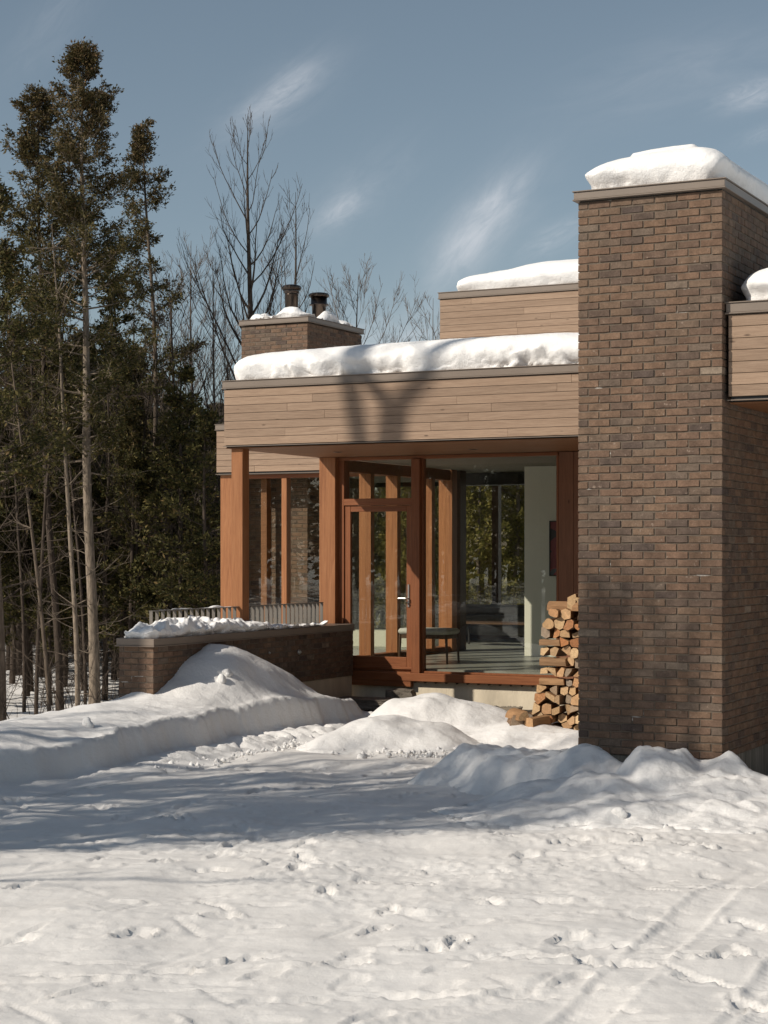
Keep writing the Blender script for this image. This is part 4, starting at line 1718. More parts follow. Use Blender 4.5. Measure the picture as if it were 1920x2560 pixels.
def clip_poly(poly, nx, nz, c):
    """Keep the side n.p <= c of a convex polygon."""
    out = []
    for k in range(len(poly)):
        p, q = poly[k], poly[(k + 1) % len(poly)]
        dp, dq = nx * p[0] + nz * p[1] - c, nx * q[0] + nz * q[1] - c
        if dp <= 0:
            out.append(p)
        if (dp < 0 < dq) or (dq < 0 < dp):
            t = dp / (dp - dq)
            out.append((p[0] + (q[0] - p[0]) * t, p[1] + (q[1] - p[1]) * t))
    return out


def chaikin(poly, f=.22):
    out = []
    for k in range(len(poly)):
        p, q = poly[k], poly[(k + 1) % len(poly)]
        out += [(p[0] + (q[0] - p[0]) * f, p[1] + (q[1] - p[1]) * f), (q[0] - (q[0] - p[0]) * f, q[1] - (q[1] - p[1]) * f)]
    return out


def poly_log(poly, L, label, loc, rx, rz):
    k = len(poly)
    vs, fs, mi = [], [], []
    sl, sk = rw.uniform(-.25, .25), rw.uniform(-.25, .25)
    for t in (0, .006, L * .5, L):
        for x, z in poly:
            s = .97 if t == 0 else 1 + (.05 * rw.uniform(-1, 1) if t > .1 else 0)
            vs.append((x * s, t + (x * sl + z * sk if t < .1 else 0), z * s))
    fs.append(tuple(range(k)))
    mi.append(0)
    for r in range(3):
        for i in range(k):
            q = (i + 1) % k
            fs.append((r * k + i, (r + 1) * k + i, (r + 1) * k + q, r * k + q))
            mi.append(1)
    fs.append(tuple(3 * k + i for i in range(k))[::-1])
    mi.append(0)
    me = bpy.data.meshes.new('firewood_log')
    me.from_pydata(vs, [], fs)
    me.materials.append(MT['endgrain'])
    me.materials.append(MT['logside'])
    me.polygons.foreach_set('material_index', mi)
    bm = bmesh.new()
    bm.from_mesh(me)
    bmesh.ops.recalc_face_normals(bm, faces=bm.faces)
    bm.to_mesh(me)
    bm.free()
    o = link('firewood_log', me, None, loc)
    o.rotation_euler = (rx, 0, rz)
    return tag(o, label, 'firewood log', 'split firewood logs stacked left of the brick tower', 'thing')


def pile():
    prof = [(1812, 1300), (1790, 1322), (1745, 1338), (1700, 1350), (1640, 1349), (1600, 1349), (1575, 1351), (1548, 1366), (1522, 1386), (1506, 1425), (1496, 1470)]
    pz = [zat(p, y, WY) for y, p in prof]
    pxs = [onY(p, WY) for y, p in prof]
    right, zb, ztop = -6.78, .11, pz[-1]
    S = []
    z, row = zb, 0
    lateral = []
    while z < ztop - .05:
        hrow = rw.uniform(.085, .118)
        zc = z + hrow / 2
        xl = float(np.interp(zc, pz, pxs))
        if row in (5, 7, 9):
            wl_ = rw.uniform(.24, .33)
            lateral.append((row, xl, xl + wl_, z, hrow))
            for e in (0, .5, 1):
                S.append((xl + .02 + (wl_ - .04) * e, zc, row, 'lat'))
            x = xl + wl_ + .055
        else:
            x = xl + rw.uniform(.04, .065)
        while x < right:
            S.append((x + rw.uniform(-.02, .02), zc + rw.uniform(-.020, .020), row, 'log'))
            x += rw.uniform(.085, .150)
        z += hrow
        row += 1
    nrow = row
    rows = {}
    for i, (x, z, r, kind) in enumerate(S):
        if kind == 'lat':
            continue
        poly = [(right + .05, zb), (right + .05, ztop + .1), (-9, ztop + .1), (-9, zb)]
        for j, (x2, z2, r2, k2) in enumerate(S):
            if j == i or abs(x2 - x) > .4 or abs(z2 - z) > .35:
                continue
            nx, nz = x2 - x, z2 - z
            poly = clip_poly(poly, nx, nz, nx * (x + x2) / 2 + nz * (z + z2) / 2)
            if len(poly) < 3:
                break
        if len(poly) < 3:
            continue
        # keep within the outline of the pile and within a log's size
        ph_ = rw.uniform(0, 1)
        for ang in np.linspace(ph_, ph_ + 2 * math.pi, 7, endpoint=False):
            ux, uz = math.cos(ang), math.sin(ang)
            rr_ = rw.uniform(.062, .115)
            poly = clip_poly(poly, ux, uz, ux * x + uz * z + rr_)
        xl = float(np.interp(z, pz, pxs)) - .012
        poly = clip_poly(poly, -1, 0, -xl)
        if len(poly) < 3:
            continue
        poly = [(p[0] - x, p[1] - z) for p in poly]
        cxm, czm = sum(p[0] for p in poly) / len(poly), sum(p[1] for p in poly) / len(poly)
        q = rw.random()
        if rw.random() < .6:               # a split face: shave one side off
            a = rw.uniform(0, 6.28)
            poly = clip_poly(poly, math.cos(a), math.sin(a), cxm * math.cos(a) + czm * math.sin(a) + rw.uniform(.008, .032))
        if q > .84:
            poly = chaikin(poly, .24)
        elif q > .45:
            poly = chaikin(poly, .05)
        sh = rw.uniform(.88, .965)
        poly = [(cxm + (p[0] - cxm) * sh + rw.uniform(-.003, .003), czm + (p[1] - czm) * sh + rw.uniform(-.003, .003)) for p in poly]
        if len(poly) >= 3:
            rows.setdefault(r, []).append((x, z, poly))
    for r, L in rows.items():
        L.sort(key=lambda a: a[0])
        rn = 'topmost' if r == nrow - 1 else (ORD[r] if r < 14 else 'upper')
        for q, (x, z, poly) in enumerate(L):
            n_ = f'{NTH[q]} from the left' if q < 12 else 'nearest the tower'
            poly_log(poly, rw.uniform(.34, .44), f'split log end, {n_} in the {rn} row of the firewood pile', (x, WY + rw.uniform(-.045, .045), z), rw.uniform(-.05, .05), rw.uniform(-.10, .10))
    for r, x0, x1, z, hh in lateral:
        make_log(.13, hh * .82, x1 - x0, 'block', f'split log lying sideways at the left end of the {ORD[r]} row of the firewood pile', (x1 - .004, WY + .06, z + hh / 2), 0, math.pi / 2)
    # split pieces dropped in front of the pile
    for px, py, w_, h_, kind, rz in ((1292, 1802, .16, .12, 'tri', .5), (1322, 1806, .13, .10, 'block', -.3), (1310, 1790, .14, .10, 'wedge', .9)):
        Yl = 18.55
        names = {1292: 'pale split log dropped on the snow at the far left foot of the pile', 1322: 'short split log fallen in front of the pile, right of the pale one', 1310: 'split log fallen behind the pale one at the foot of the pile'}
        make_log(w_, h_, .3, kind, names[px], (onY(px, Yl), Yl, zat(px, py, Yl)), .05, rz)
    # bark-covered pieces on top
    make_log(.12, .10, .42, 'half', 'frayed long split log lying on top of the firewood pile', (onY(1450, WY), WY + .03, zat(1420, 1516, WY)), .0, math.pi / 2 - .25, tilt=.0)


pile()

# ------------------------------------------------------------------ trees
class Geo:
    def __init__(s):
        s.V, s.F, s.n = [], [], 0

    def add(s, V, F):
        s.V.append(V)
        s.F.append(F + s.n)
        s.n += len(V)

    def get(s):
        return np.concatenate(s.V), np.concatenate(s.F)


def curve_pts(p0, d0, L, n, up, wob, rg):
    """A limb that starts along d0 and bends upward by 'up'."""
    pts = [np.array(p0, float)]
    d = np.array(d0, float)
    d /= np.linalg.norm(d)
    st = L / (n - 1)
    for k in range(n - 1):
        d = d + np.array([rg.normal(0, wob), rg.normal(0, wob), up / (n - 1) + rg.normal(0, wob * .6)])
        d /= np.linalg.norm(d)
        pts.append(pts[-1] + d * st)
    return np.array(pts)


def leaves_at(P, D, size, rg, droop=.35):
    """Small flat feathery sprays (three blades each) at points P with direction D."""
    n = len(P)
    d = D + rg.normal(0, .55, (n, 3))
    d[:, 2] -= droop * rg.rand(n)
    d /= np.linalg.norm(d, axis=1)[:, None]
    s = np.cross(d, rg.normal(0, 1, (n, 3)))
    s /= np.linalg.norm(s, axis=1)[:, None] + 1e-9
    L = (size * rg.uniform(.7, 1.7, n))[:, None]
    Wd = L * rg.uniform(.14, .27, n)[:, None]
    up = np.cross(d, s) * L * rg.uniform(-.25, .25, n)[:, None]
    a, b, c, e = P, P + d * L * .5 + s * Wd, P + d * L + up, P + d * L * .45 - s * Wd
    V = np.stack([a, b, c, e], 1).reshape(-1, 3)
    F = np.arange(n * 4).reshape(n, 4)
    return V, F


def trunk_path(H, lean, wob, rg, n=14, path=None):
    t = np.linspace(0, 1, n)
    if path is not None:
        return path
    ph = rg.uniform(0, 6.28, 4)
    x = lean[0] * t * H + wob * (np.sin(t * 5 + ph[0]) - math.sin(ph[0])) * .6 + wob * .3 * (np.sin(t * 11 + ph[1]) - math.sin(ph[1]))
    y = lean[1] * t * H + wob * (np.sin(t * 4.3 + ph[2]) - math.sin(ph[2])) * .6
    return np.stack([x, y, t * H], 1)


def make_cedar(seed, H, z0, Rmax, r0, nb=90, dens=1.0, leaf=.085, lean=(0, 0), wob=.10, top=.35, dead=26, shape=.75, sparse=.0, path=None, fine=True):
    rg = np.random.RandomState(seed)
    W, Lf = Geo(), Geo()
    path = trunk_path(H, lean, wob, rg, 18, path)
    tz = path[:, 2] / H
    rad = r0 * (1 - tz) ** .8 + .012
    rad[0] *= 1.2
    W.add(*tube_np(path, rad, 10 if fine else 6))
    at = lambda z: np.array([np.interp(z, path[:, 2], path[:, i]) for i in range(3)])
    Lp, Ld = [], []
    for k in range(nb):
        t = rg.rand() ** .85
        z = z0 + (H - z0) * t
        if rg.rand() < sparse * (1 - t):
            continue
        prof = (1 - t) ** shape * (1 - .35 * (1 - t) ** 4)
        L = Rmax * prof * rg.uniform(.45, 1.15) + top * .6 * rg.uniform(.4, 1)
        az = rg.uniform(0, 6.283)
        el = rg.uniform(-.35, .15) + .65 * t
        d0 = (math.cos(az) * math.cos(el), math.sin(az) * math.cos(el), math.sin(el))
        pts = curve_pts(at(z), d0, L, 6, .55, .10, rg)
        rb_ = min(.028, .008 + .010 * L) * (1 - .4 * t)
        W.add(*tube_np(pts, np.linspace(rb_, .004, 6), 4 if fine else 3))
        nt = int((5 + 7 * L) * dens)
        for q in range(nt):
            f = rg.uniform(.22, 1.0)
            p = np.array([np.interp(f * 5, np.arange(6), pts[:, i]) for i in range(3)])
            dd = pts[min(5, int(f * 5) + 1)] - pts[int(f * 5) if f < 1 else 4]
            dd = dd / (np.linalg.norm(dd) + 1e-9)
            sd = rg.normal(0, 1, 3)
            sd[2] = sd[2] * .4 + .15
            d2 = dd * .6 + sd / np.linalg.norm(sd) * .8
            l2 = rg.uniform(.14, .42) * (.5 + .5 * min(L, 1.6)) * (1.15 - .45 * f)
            tip = p + d2 / np.linalg.norm(d2) * l2 + np.array([0, 0, -.05 * l2])
            if fine:
                W.add(*tube_np(np.array([p, (p + tip) / 2 + [0, 0, .02], tip]), np.array([.006, .004, .002]), 3))
            nl = int(rg.uniform(7, 15) * dens)
            g = rg.rand(nl) ** .7
            Lp.append(p + (tip - p) * g[:, None] + rg.normal(0, .035, (nl, 3)))
            Ld.append(np.repeat((d2 / np.linalg.norm(d2))[None], nl, 0))
    # leader tuft
    nl = 45
    zz = H - rg.rand(nl) ** 1.4 * (H - z0) * .16
    P = np.array([at(z) for z in zz]) + rg.normal(0, .06, (nl, 3)) * (1 + (H - zz)[:, None])
    Lp.append(P)
    Ld.append(np.repeat(np.array([[0, 0, 1.0]]), nl, 0) + rg.normal(0, .6, (nl, 3)))
    # dead lower limbs
    for k in range(dead):
        z = rg.uniform(.10, 1) * z0
        az = rg.uniform(0, 6.283)
        L = rg.uniform(.35, 1.5)
        el = rg.uniform(-.3, .25)
        pts = curve_pts(at(z), (math.cos(az) * math.cos(el), math.sin(az) * math.cos(el), math.sin(el)), L, 6, rg.uniform(-.3, .7), .16, rg)
        W.add(*tube_np(pts, np.linspace(.013, .003, 6), 3))
        for q in range(rg.randint(1, 5)):
            f = rg.randint(1, 5)
            p2 = curve_pts(pts[f], (pts[f] - pts[f - 1]) + rg.normal(0, .12, 3), L * rg.uniform(.2, .5), 4, .4, .15, rg)
            W.add(*tube_np(p2, np.linspace(.006, .002, 4), 3))
    V, F = leaves_at(np.concatenate(Lp), np.concatenate(Ld), leaf, rg)
    Lf.add(V, F)
    return W.get(), Lf.get()


def make_bare(seed, H, r0, z0, nl=26, spread=.42, lean=(0, 0), wob=.10, curl=.9, twig=1.0, fork=None, Lf=.40):
    """A leafless tree: ascending limbs whose tips turn up, each with alternate twigs."""
    rg = np.random.RandomState(seed)
    W = Geo()
    path = trunk_path(H, lean, wob, rg, 20)
    tz = path[:, 2] / H
    rad = r0 * (1 - tz) ** .9 + .005
    W.add(*tube_np(path, rad, 8))
    at = lambda z: np.array([np.interp(z, path[:, 2], path[:, i]) for i in range(3)])
    for k in range(nl):
        t = (k + rg.uniform(0, .8)) / nl
        z = z0 + (H - z0) * t * .97
        az = k * 2.4 + rg.normal(0, .5)
        L = (H - z0) * Lf * (1 - t) ** .55 * rg.uniform(.6, 1.15) + .15
        el = rg.uniform(.35, .8) + .3 * t
        d0 = (math.cos(az) * math.cos(el), math.sin(az) * math.cos(el), math.sin(el))
        d0 = (d0[0] * spread * 2, d0[1] * spread * 2, d0[2])
        n = 8
        pts = curve_pts(at(z), d0, L, n, curl, .08, rg)
        rb_ = max(.006, np.interp(z, path[:, 2], rad) * rg.uniform(.32, .5))
        rr_ = np.linspace(rb_, .0045, n)
        W.add(*tube_np(pts, rr_, 5))
        for q in range(int((4 + L * 4.0) * twig)):
            f = rg.uniform(.2, .98) * (n - 1)
            i0 = int(f)
            p = pts[i0] + (pts[min(n - 1, i0 + 1)] - pts[i0]) * (f - i0)
            dd = pts[min(n - 1, i0 + 1)] - pts[max(0, i0 - (1 if i0 == n - 1 else 0))]
            dd = dd / (np.linalg.norm(dd) + 1e-9)
            sd = rg.normal(0, 1, 3)
            sd -= dd * sd.dot(dd)
            sd /= np.linalg.norm(sd) + 1e-9
            l2 = rg.uniform(.15, .45) * L * (1.1 - f / n * .7) + .08
            p2 = curve_pts(p, dd + sd * rg.uniform(.5, .9), l2, 6, curl * .9, .10, rg)
            W.add(*tube_np(p2, np.linspace(max(.005, rr_[i0] * .5), .003, 6), 3))
            for u in range(int(2 + l2 * 3.2 * twig)):
                i1 = rg.randint(1, 5)
                s2 = rg.normal(0, 1, 3)
                d3 = (p2[i1] - p2[i1 - 1])
                d3 = d3 / (np.linalg.norm(d3) + 1e-9) + s2 / np.linalg.norm(s2) * .7
                p3 = curve_pts(p2[i1], d3, rg.uniform(.1, .35) * (l2 + .2), 4, .6, .1, rg)
                W.add(*tube_np(p3, np.linspace(.0042, .0022, 4), 3))
    return W.get()


def plant(name, wood, leaf, loc, label, group, wmat='bark', lmat='leaf', rz=0, sc=1, cat='tree', meshes=None):
    t = thing(name, loc, label, cat, group)
    t.rotation_euler = (0, 0, rz)
    t.scale = (sc, sc, sc)
    link('trunk', wood, t)
    if leaf is not None:
        link('crown', leaf, t)
    return t


def cedar_meshes(seed, wm='bark', lm='leaf', **k):
    (wv, wf), (lv, lf) = make_cedar(seed, **k)
    return np_mesh('trunk', wv, wf, MT[wm], True), np_mesh('crown', lv, lf, MT[lm])


def bare_mesh(seed, wm='twig', **k):
    wv, wf = make_bare(seed, **k)
    return np_mesh('trunk', wv, wf, MT[wm], True)


def gz_(X, Y):
    return float(ground_h(np.array([X]), np.array([Y]))[0])


def at_base(px, Z):
    X, Y = cam2w(px, Z)
    return (X, Y, gz_(X, Y) - .04)


def path_px(pts, Z, H, base):
    """Trunk path whose picture passes through the given (px, py) points at depth Z."""
    zs = np.array([CH + (HY - py) * Z / FPX - base[2] for px, py in pts])
    off = np.array([(px - pts[0][0]) * Z / FPX for px, py in pts])
    o = np.argsort(zs)
    z = np.linspace(0, H, 22)
    d = np.interp(z, zs[o], off[o])
    d = np.convolve(np.pad(d, 2, mode='edge'), np.ones(5) / 5, 'valid')
    d -= d[0]
    return np.stack([d * CA, d * SA + .05 * np.sin(z * .9), z], 1)


def hero(seed, pts, Z, top_py, label, r0, z0f, Rmax, wm='bark', lm='leaf', group='trees at the edge of the wood left of the house', **k):
    b = at_base(pts[0][0], Z)
    H = CH + (HY - top_py) * Z / FPX - b[2]
    p = path_px(pts, Z, H, b)
    w_, l_ = cedar_meshes(seed, wm, lm, H=H, z0=z0f * H, Rmax=Rmax, r0=r0, path=p, **k)
    return plant('cedar_tree', w_, l_, b, label, group)


FG = 'trees at the edge of the wood left of the house'
hero(11, [(236, 1795), (226, 1500), (222, 1300), (214, 1000), (208, 700), (206, 400), (205, 130)], 40, 128, 'tallest cedar in the photo, straight thick trunk and rusty tipped crown', .120, .36, 2.25, 'bark_pale', nb=190, dens=1.5, leaf=.062, dead=30, sparse=.42, shape=.62)
hero(12, [(150, 1800), (132, 1500), (118, 1250), (106, 1000), (98, 760), (95, 500), (96, 245)], 41, 243, 'second tall cedar with curving trunk left of the tallest one', .082, .42, 2.0, 'bark_dark', nb=140, dens=1.45, leaf=.062, dead=34, sparse=.3, shape=.6)
hero(13, [(398, 1780), (396, 1480), (392, 1200), (388, 950), (378, 700), (366, 500), (356, 322)], 44, 318, 'slender ragged cedar on the house side of the tallest one', .08, .22, 1.65, 'bark', nb=120, dens=1.4, leaf=.062, dead=20, sparse=.3, shape=.6)
hero(14, [(4, 1812), (-6, 1500), (-14, 1200), (-18, 900), (-20, 600), (-22, 420)], 37.5, 430, 'cedar whose trunk stands at the very left edge', .085, .36, 1.9, 'bark', nb=120, dead=24, sparse=.3)
hero(15, [(306, 1800), (304, 1500), (300, 1250), (292, 1000), (285, 800), (280, 640)], 46, 640, 'dark thin cedar behind the end of the low brick wall', .085, .3, 1.3, 'bark_dark', nb=90, dead=30, sparse=.2)
hero(16, [(452, 1790), (450, 1500), (455, 1200), (450, 960)], 41.5, 930, 'ragged cedar behind the left half of the railing', .07, .12, 1.3, 'bark_dark', nb=85, dens=1.2, leaf=.08, dead=14, shape=.55, sparse=.2)
hero(17, [(520, 1790), (515, 1500), (512, 1250), (515, 1050)], 40.0, 1040, 'bushy cedar just left of the orange wing column', .065, .12, 1.25, 'bark_dark', nb=80, dens=1.2, leaf=.08, dead=10, shape=.55, sparse=.2)
# thin bare trunks among them
for k, (pts, Z, top, r0, lab, wm) in enumerate((
        ([(194, 1795), (182, 1500), (176, 1350), (168, 1150), (150, 950), (142, 780), (128, 600)], 39.5, 560, .055, 'thin pale crooked trunk between the two tall cedars', 'bark_pale'),
        ([(124, 1801), (104, 1600), (92, 1450), (78, 1300), (55, 1100), (30, 950), (10, 800)], 38.5, 760, .042, 'thin leaning trunk left of the curving cedar', 'bark'),
        ([(90, 1806), (86, 1650), (100, 1450), (120, 1200), (150, 900), (160, 700)], 40.5, 640, .042, 'dark thin sapling leaning right at the feet of the cedars', 'bark_dark'),
        ([(213, 1795), (206, 1600), (190, 1300), (160, 1000), (150, 850), (140, 720)], 42, 700, .036, 'thin dark trunk just behind the tallest cedar', 'bark_dark'),
        ([(330, 1790), (336, 1500), (350, 1250), (370, 1000), (400, 800)], 43.5, 760, .038, 'thin trunk behind the snowy end of the low wall', 'bark_dark'),
        ([(60, 1770), (55, 1550), (48, 1350), (40, 1150), (30, 900)], 42, 850, .04, 'dark slim trunk near the left edge, deeper in the wood', 'bark_dark'))):
    b = at_base(pts[0][0], Z)
    H = CH + (HY - top) * Z / FPX - b[2]
    rg = np.random.RandomState(60 + k)
    W = Geo()
    p = path_px(pts, Z, H, b)
    W.add(*tube_np(p, r0 * (1 - np.linspace(0, 1, len(p))) ** .7 + .006, 8))
    for q in range(34):
        i0 = rg.randint(3, len(p) - 1)
        az, el = rg.uniform(0, 6.28), rg.uniform(-.2, .7)
        L = rg.uniform(.3, 1.5)
        pt = curve_pts(p[i0], (math.cos(az) * math.cos(el), math.sin(az) * math.cos(el), math.sin(el)), L, 7, rg.uniform(-.1, .8), .14, rg)
        W.add(*tube_np(pt, np.linspace(.012, .003, 7), 4))
        for u in range(rg.randint(2, 6)):
            i1 = rg.randint(1, 6)
            W.add(*tube_np(curve_pts(pt[i1], pt[i1] - pt[i1 - 1] + rg.normal(0, .12, 3), L * rg.uniform(.2, .6), 5, .5, .12, rg), np.linspace(.006, .002, 5), 3))
    v, f = W.get()
    plant('young_tree', np_mesh('trunk', v, f, MT[wm], True), None, b, lab, FG)

# leafless trees behind the roof
BG = 'leafless trees behind the house'
for k, (px, base, top, Z, kw, lab) in enumerate((
        (622, 0, 285, 42, dict(r0=.15, z0=3.0, nl=42, spread=.42, curl=1.2, twig=.75, Lf=.40), 'tallest leafless tree, standing behind the brick chimney'),
        (738, 0, 478, 44, dict(r0=.11, z0=4.4, nl=18, spread=.42, curl=1.2, twig=.7, Lf=.42), 'leafless tree rising directly above the taller flue'),
        (905, 0, 690, 46, dict(r0=.09, z0=2.2, nl=34, spread=.48, curl=.8, twig=1.3, Lf=.58), 'fan shaped leafless tree between the chimney and the upper storey'),
        (1085, 0, 745, 48, dict(r0=.07, z0=2.6, nl=24, spread=.5, curl=.9, twig=1.3, Lf=.45), 'small leafless tree just left of the upper storey'),
        (475, 0, 600, 47, dict(r0=.08, z0=2.5, nl=26, spread=.5, curl=.9, twig=1.0, Lf=.48), 'pale leafless tree between the cedars and the chimney'),
        (535, 0, 640, 45, dict(r0=.07, z0=2.5, nl=26, spread=.5, curl=.9, twig=1.2, Lf=.45), 'thin leafless tree left of the brick chimney, behind the pale one'),
        (430, 0, 700, 46, dict(r0=.07, z0=2.2, nl=28, spread=.55, curl=.8, twig=1.3, Lf=.5), 'low leafless tree nearest the slender cedar'),
        (700, 0, 650, 50, dict(r0=.07, z0=2.2, nl=28, spread=.5, curl=.9, twig=1.2, Lf=.45), 'thin leafless tree behind the chimney between the two tall bare ones'))):
    b = at_base(px, Z)
    H = CH + (HY - top) * Z / FPX - b[2]
    plant('bare_tree', bare_mesh(200 + k, 'bark_dark' if k in (0, 1) else 'twig', H=H, **kw), None, b, lab, BG)

# leafless trees among the evergreens
TG = 'leafless trees among the cedars'
BV = [bare_mesh(240 + k, 'bark_dark', H=9.0, r0=.075, z0=2.0, nl=30, spread=.46, curl=.7, twig=1.1, Lf=.42) for k in range(3)]
rq = random.Random(31)
for k, px in enumerate((-25, 30, 66, 118, 160, 262, 285, 330, 415, 470)):
    Z = 42.5 + (k * 7 % 11) * 1.1
    X, Y = cam2w(px, Z)
    g = gz_(X, Y) - .05
    top = rq.uniform(660, 900)
    where = ('left of the leaning trunk' if px < 75 else 'behind the curving trunk' if px < 190 else 'just right of the tallest cedar' if px < 300 else 'near the slender cedar' if px < 425 else 'between the slender cedar and the house')
    plant('bare_tree', BV[k % 3], None, (X, Y, g), 'thin leafless tree among the cedars, ' + where, TG, rz=rq.uniform(0, 6.28), sc=(CH + (HY - top) * Z / FPX - g) / 9.0)

# mid-size evergreens filling the wood
V4 = [cedar_meshes(300 + k, 'bark_dark', 'leaf', H=11.5 + k * .6, z0=1.8 + .5 * k, Rmax=1.9, r0=.11, nb=120, dens=1.0, leaf=.12, dead=26, fine=False, shape=.6) for k in range(4)]
VW = [cedar_meshes(320 + k, 'bark', 'leaf_sunlit', H=10 + k * .6, z0=1.3, Rmax=1.7, r0=.10, nb=110, dens=1.0, leaf=.115, dead=20, fine=False, shape=.55) for k in range(2)]
rt = random.Random(8)
pos = []


def free(X, Y, d):
    if -17.5 < X < 5 and 13 < Y < 33:
        return False
    return all((X - a) ** 2 + (Y - b) ** 2 > d * d for a, b in pos)


WG = 'evergreens deep in the wood left of the house'


def deep_label(px):
    for lim, txt in ((-5, 'dark cedar deep in the wood, cut by the left edge'), (75, 'dark cedar deep in the wood left of the leaning trunk'), (120, 'dark cedar deep in the wood behind the leaning trunk'),
                     (190, 'dark cedar deep in the wood behind the curving trunk'), (260, 'dark cedar deep in the wood behind the tallest cedar'), (340, 'dark cedar deep in the wood behind the end of the low wall'),
                     (430, 'dark cedar deep in the wood behind the slender cedar'), (500, 'dark cedar deep in the wood above the railing')):
        if px < lim:
            return txt
    return 'dark cedar deep in the wood just left of the house'

n = 0
for tries in range(3000):
    px = rt.uniform(-160, 600)
    Z = rt.uniform(43, 76)
    X, Y = cam2w(px, Z)
    if not free(X, Y, 1.25):
        continue
    pos.append((X, Y))
    k = rt.randrange(4)
    H = 11.5 + .6 * k
    lim = np.interp(px, [-160, 0, 90, 210, 300, 380, 450, 520, 600], [800, 800, 820, 800, 860, 900, 960, 980, 960]) + rt.uniform(0, 400)
    want = CH + (HY - lim) * Z / FPX - gz_(X, Y)
    sc = max(.35, min(1.5, want / H))
    plant('cedar_tree', V4[k][0], V4[k][1], (X, Y, gz_(X, Y) - .05), ('low ' if sc < .62 else 'middling ' if sc < .85 else 'tall ') + deep_label(px), WG, rz=rt.uniform(0, 6.28), sc=sc)
    n += 1
    if n >= 120:
        break
# sunny evergreens north of the house, seen through the rooms
n = 0
for tries in range(900):
    px = rt.uniform(1020, 1480)
    Z = rt.uniform(39, 58)
    X, Y = cam2w(px, Z)
    if Y < 35 or not free(X, Y, 1.4):
        continue
    pos.append((X, Y))
    k = rt.randrange(2)
    H = 10 + .6 * k
    want = CH + (HY - rt.uniform(960, 1100)) * Z / FPX - gz_(X, Y)
    plant('cedar_tree', VW[k][0], VW[k][1], (X, Y, gz_(X, Y) - .05), 'sunlit cedar seen through the far window of the house', 'sunlit cedars behind the house', rz=rt.uniform(0, 6.28), sc=max(.4, min(1.2, want / H)))
    n += 1
    if n >= 26:
        break

# the wood beyond, one mass
rgm = np.random.RandomState(77)
LV, LD = [], []
WD = Geo()
for k in range(420):
    if k < 330:
        px, Z = rgm.uniform(-420, 1900), rgm.uniform(62, 120)
    else:
        px, Z = rgm.uniform(-900, 2900), rgm.uniform(90, 150)
    X, Y = cam2w(px, Z)
    z0 = gz_(X, Y)
    H = rgm.uniform(6.5, 10.5) * (1 if px < 620 else .72)
    m_ = 230
    t = rgm.rand(m_) ** .8
    a = rgm.uniform(0, 6.28, m_)
    rr_ = 1.9 * (1 - t) ** .7 * np.sqrt(rgm.rand(m_)) + .1
    LV.append(np.stack([X + np.cos(a) * rr_, Y + np.sin(a) * rr_, z0 + 1.2 + (H - 1.2) * t], 1))
    LD.append(np.stack([np.cos(a), np.sin(a), .1 * np.ones(m_)], 1))
    WD.add(*tube_np(np.array([[X, Y, z0], [X + rgm.normal(0, .2), Y, z0 + H * .5], [X, Y, z0 + H]]), np.array([.13, .09, .02]), 4))
v, f = leaves_at(np.concatenate(LV), np.concatenate(LD), .42, rgm)
w1 = tag(link('forest', np_mesh('forest', v, f, MT['leaf'])), 'mass of dark evergreens far behind the trees', None, None, 'stuff')
v, f = WD.get()
o = link('trunk_mass', np_mesh('trunk_mass', v, f, MT['bark_dark'], True), w1)

# brushwood low in the wood
W = Geo()
rg = np.random.RandomState(5)
for k in range(80):
    px, Z = rg.uniform(-40, 540), rg.uniform(36, 50)
    X, Y = cam2w(px, Z)
    if -17.5 < X < 5 and 13 < Y < 33:
        continue
    z = gz_(X, Y)
    for q in range(rg.randint(1, 4)):
        az = rg.uniform(0, 6.28)
        L = rg.uniform(.5, 2.4)
        pt = curve_pts((X, Y, z), (math.cos(az) * .35, math.sin(az) * .35, 1), L, 7, .0, .12, rg)
        W.add(*tube_np(pt, np.linspace(.010, .003, 7), 3))
        for u in range(rg.randint(2, 6)):
            i1 = rg.randint(1, 6)
            W.add(*tube_np(curve_pts(pt[i1], pt[i1] - pt[i1 - 1] + rg.normal(0, .22, 3), L * rg.uniform(.15, .45), 4, .2, .15, rg), np.linspace(.005, .002, 4), 3))
v, f = W.get()
tag(link('undergrowth', np_mesh('undergrowth', v, f, MT['bark_dark'], True)), 'leafless brush between the trunks', None, None, 'stuff')

# ------------------------------------------------------------------ trees beside and behind the photographer; they throw the shade
SG = 'trees across the clearing, outside the picture'
maple = bare_mesh(401, 'bark', H=17.5, r0=.26, z0=5.5, nl=26, spread=.55, curl=.8, twig=.8, Lf=.42)
mapleb = bare_mesh(402, 'bark', H=15.0, r0=.20, z0=4.0, nl=28, spread=.5, curl=.9, twig=.9, Lf=.42)
maplec = bare_mesh(403, 'bark', H=12.0, r0=.16, z0=2.2, nl=36, spread=.5, curl=.9, twig=1.5, Lf=.48)
maplee = bare_mesh(404, 'bark', H=11.0, r0=.13, z0=6.4, nl=40, spread=.5, curl=.8, twig=2.0, Lf=.50)
SH = [maple, mapleb, maplec, maplee]


def shade_from(X, Y, z, t):
    """The spot above the ground from which a point is shaded, t metres back toward the sun along X."""
    return X - t, Y - 1.22 * t, z + 1.10 * t


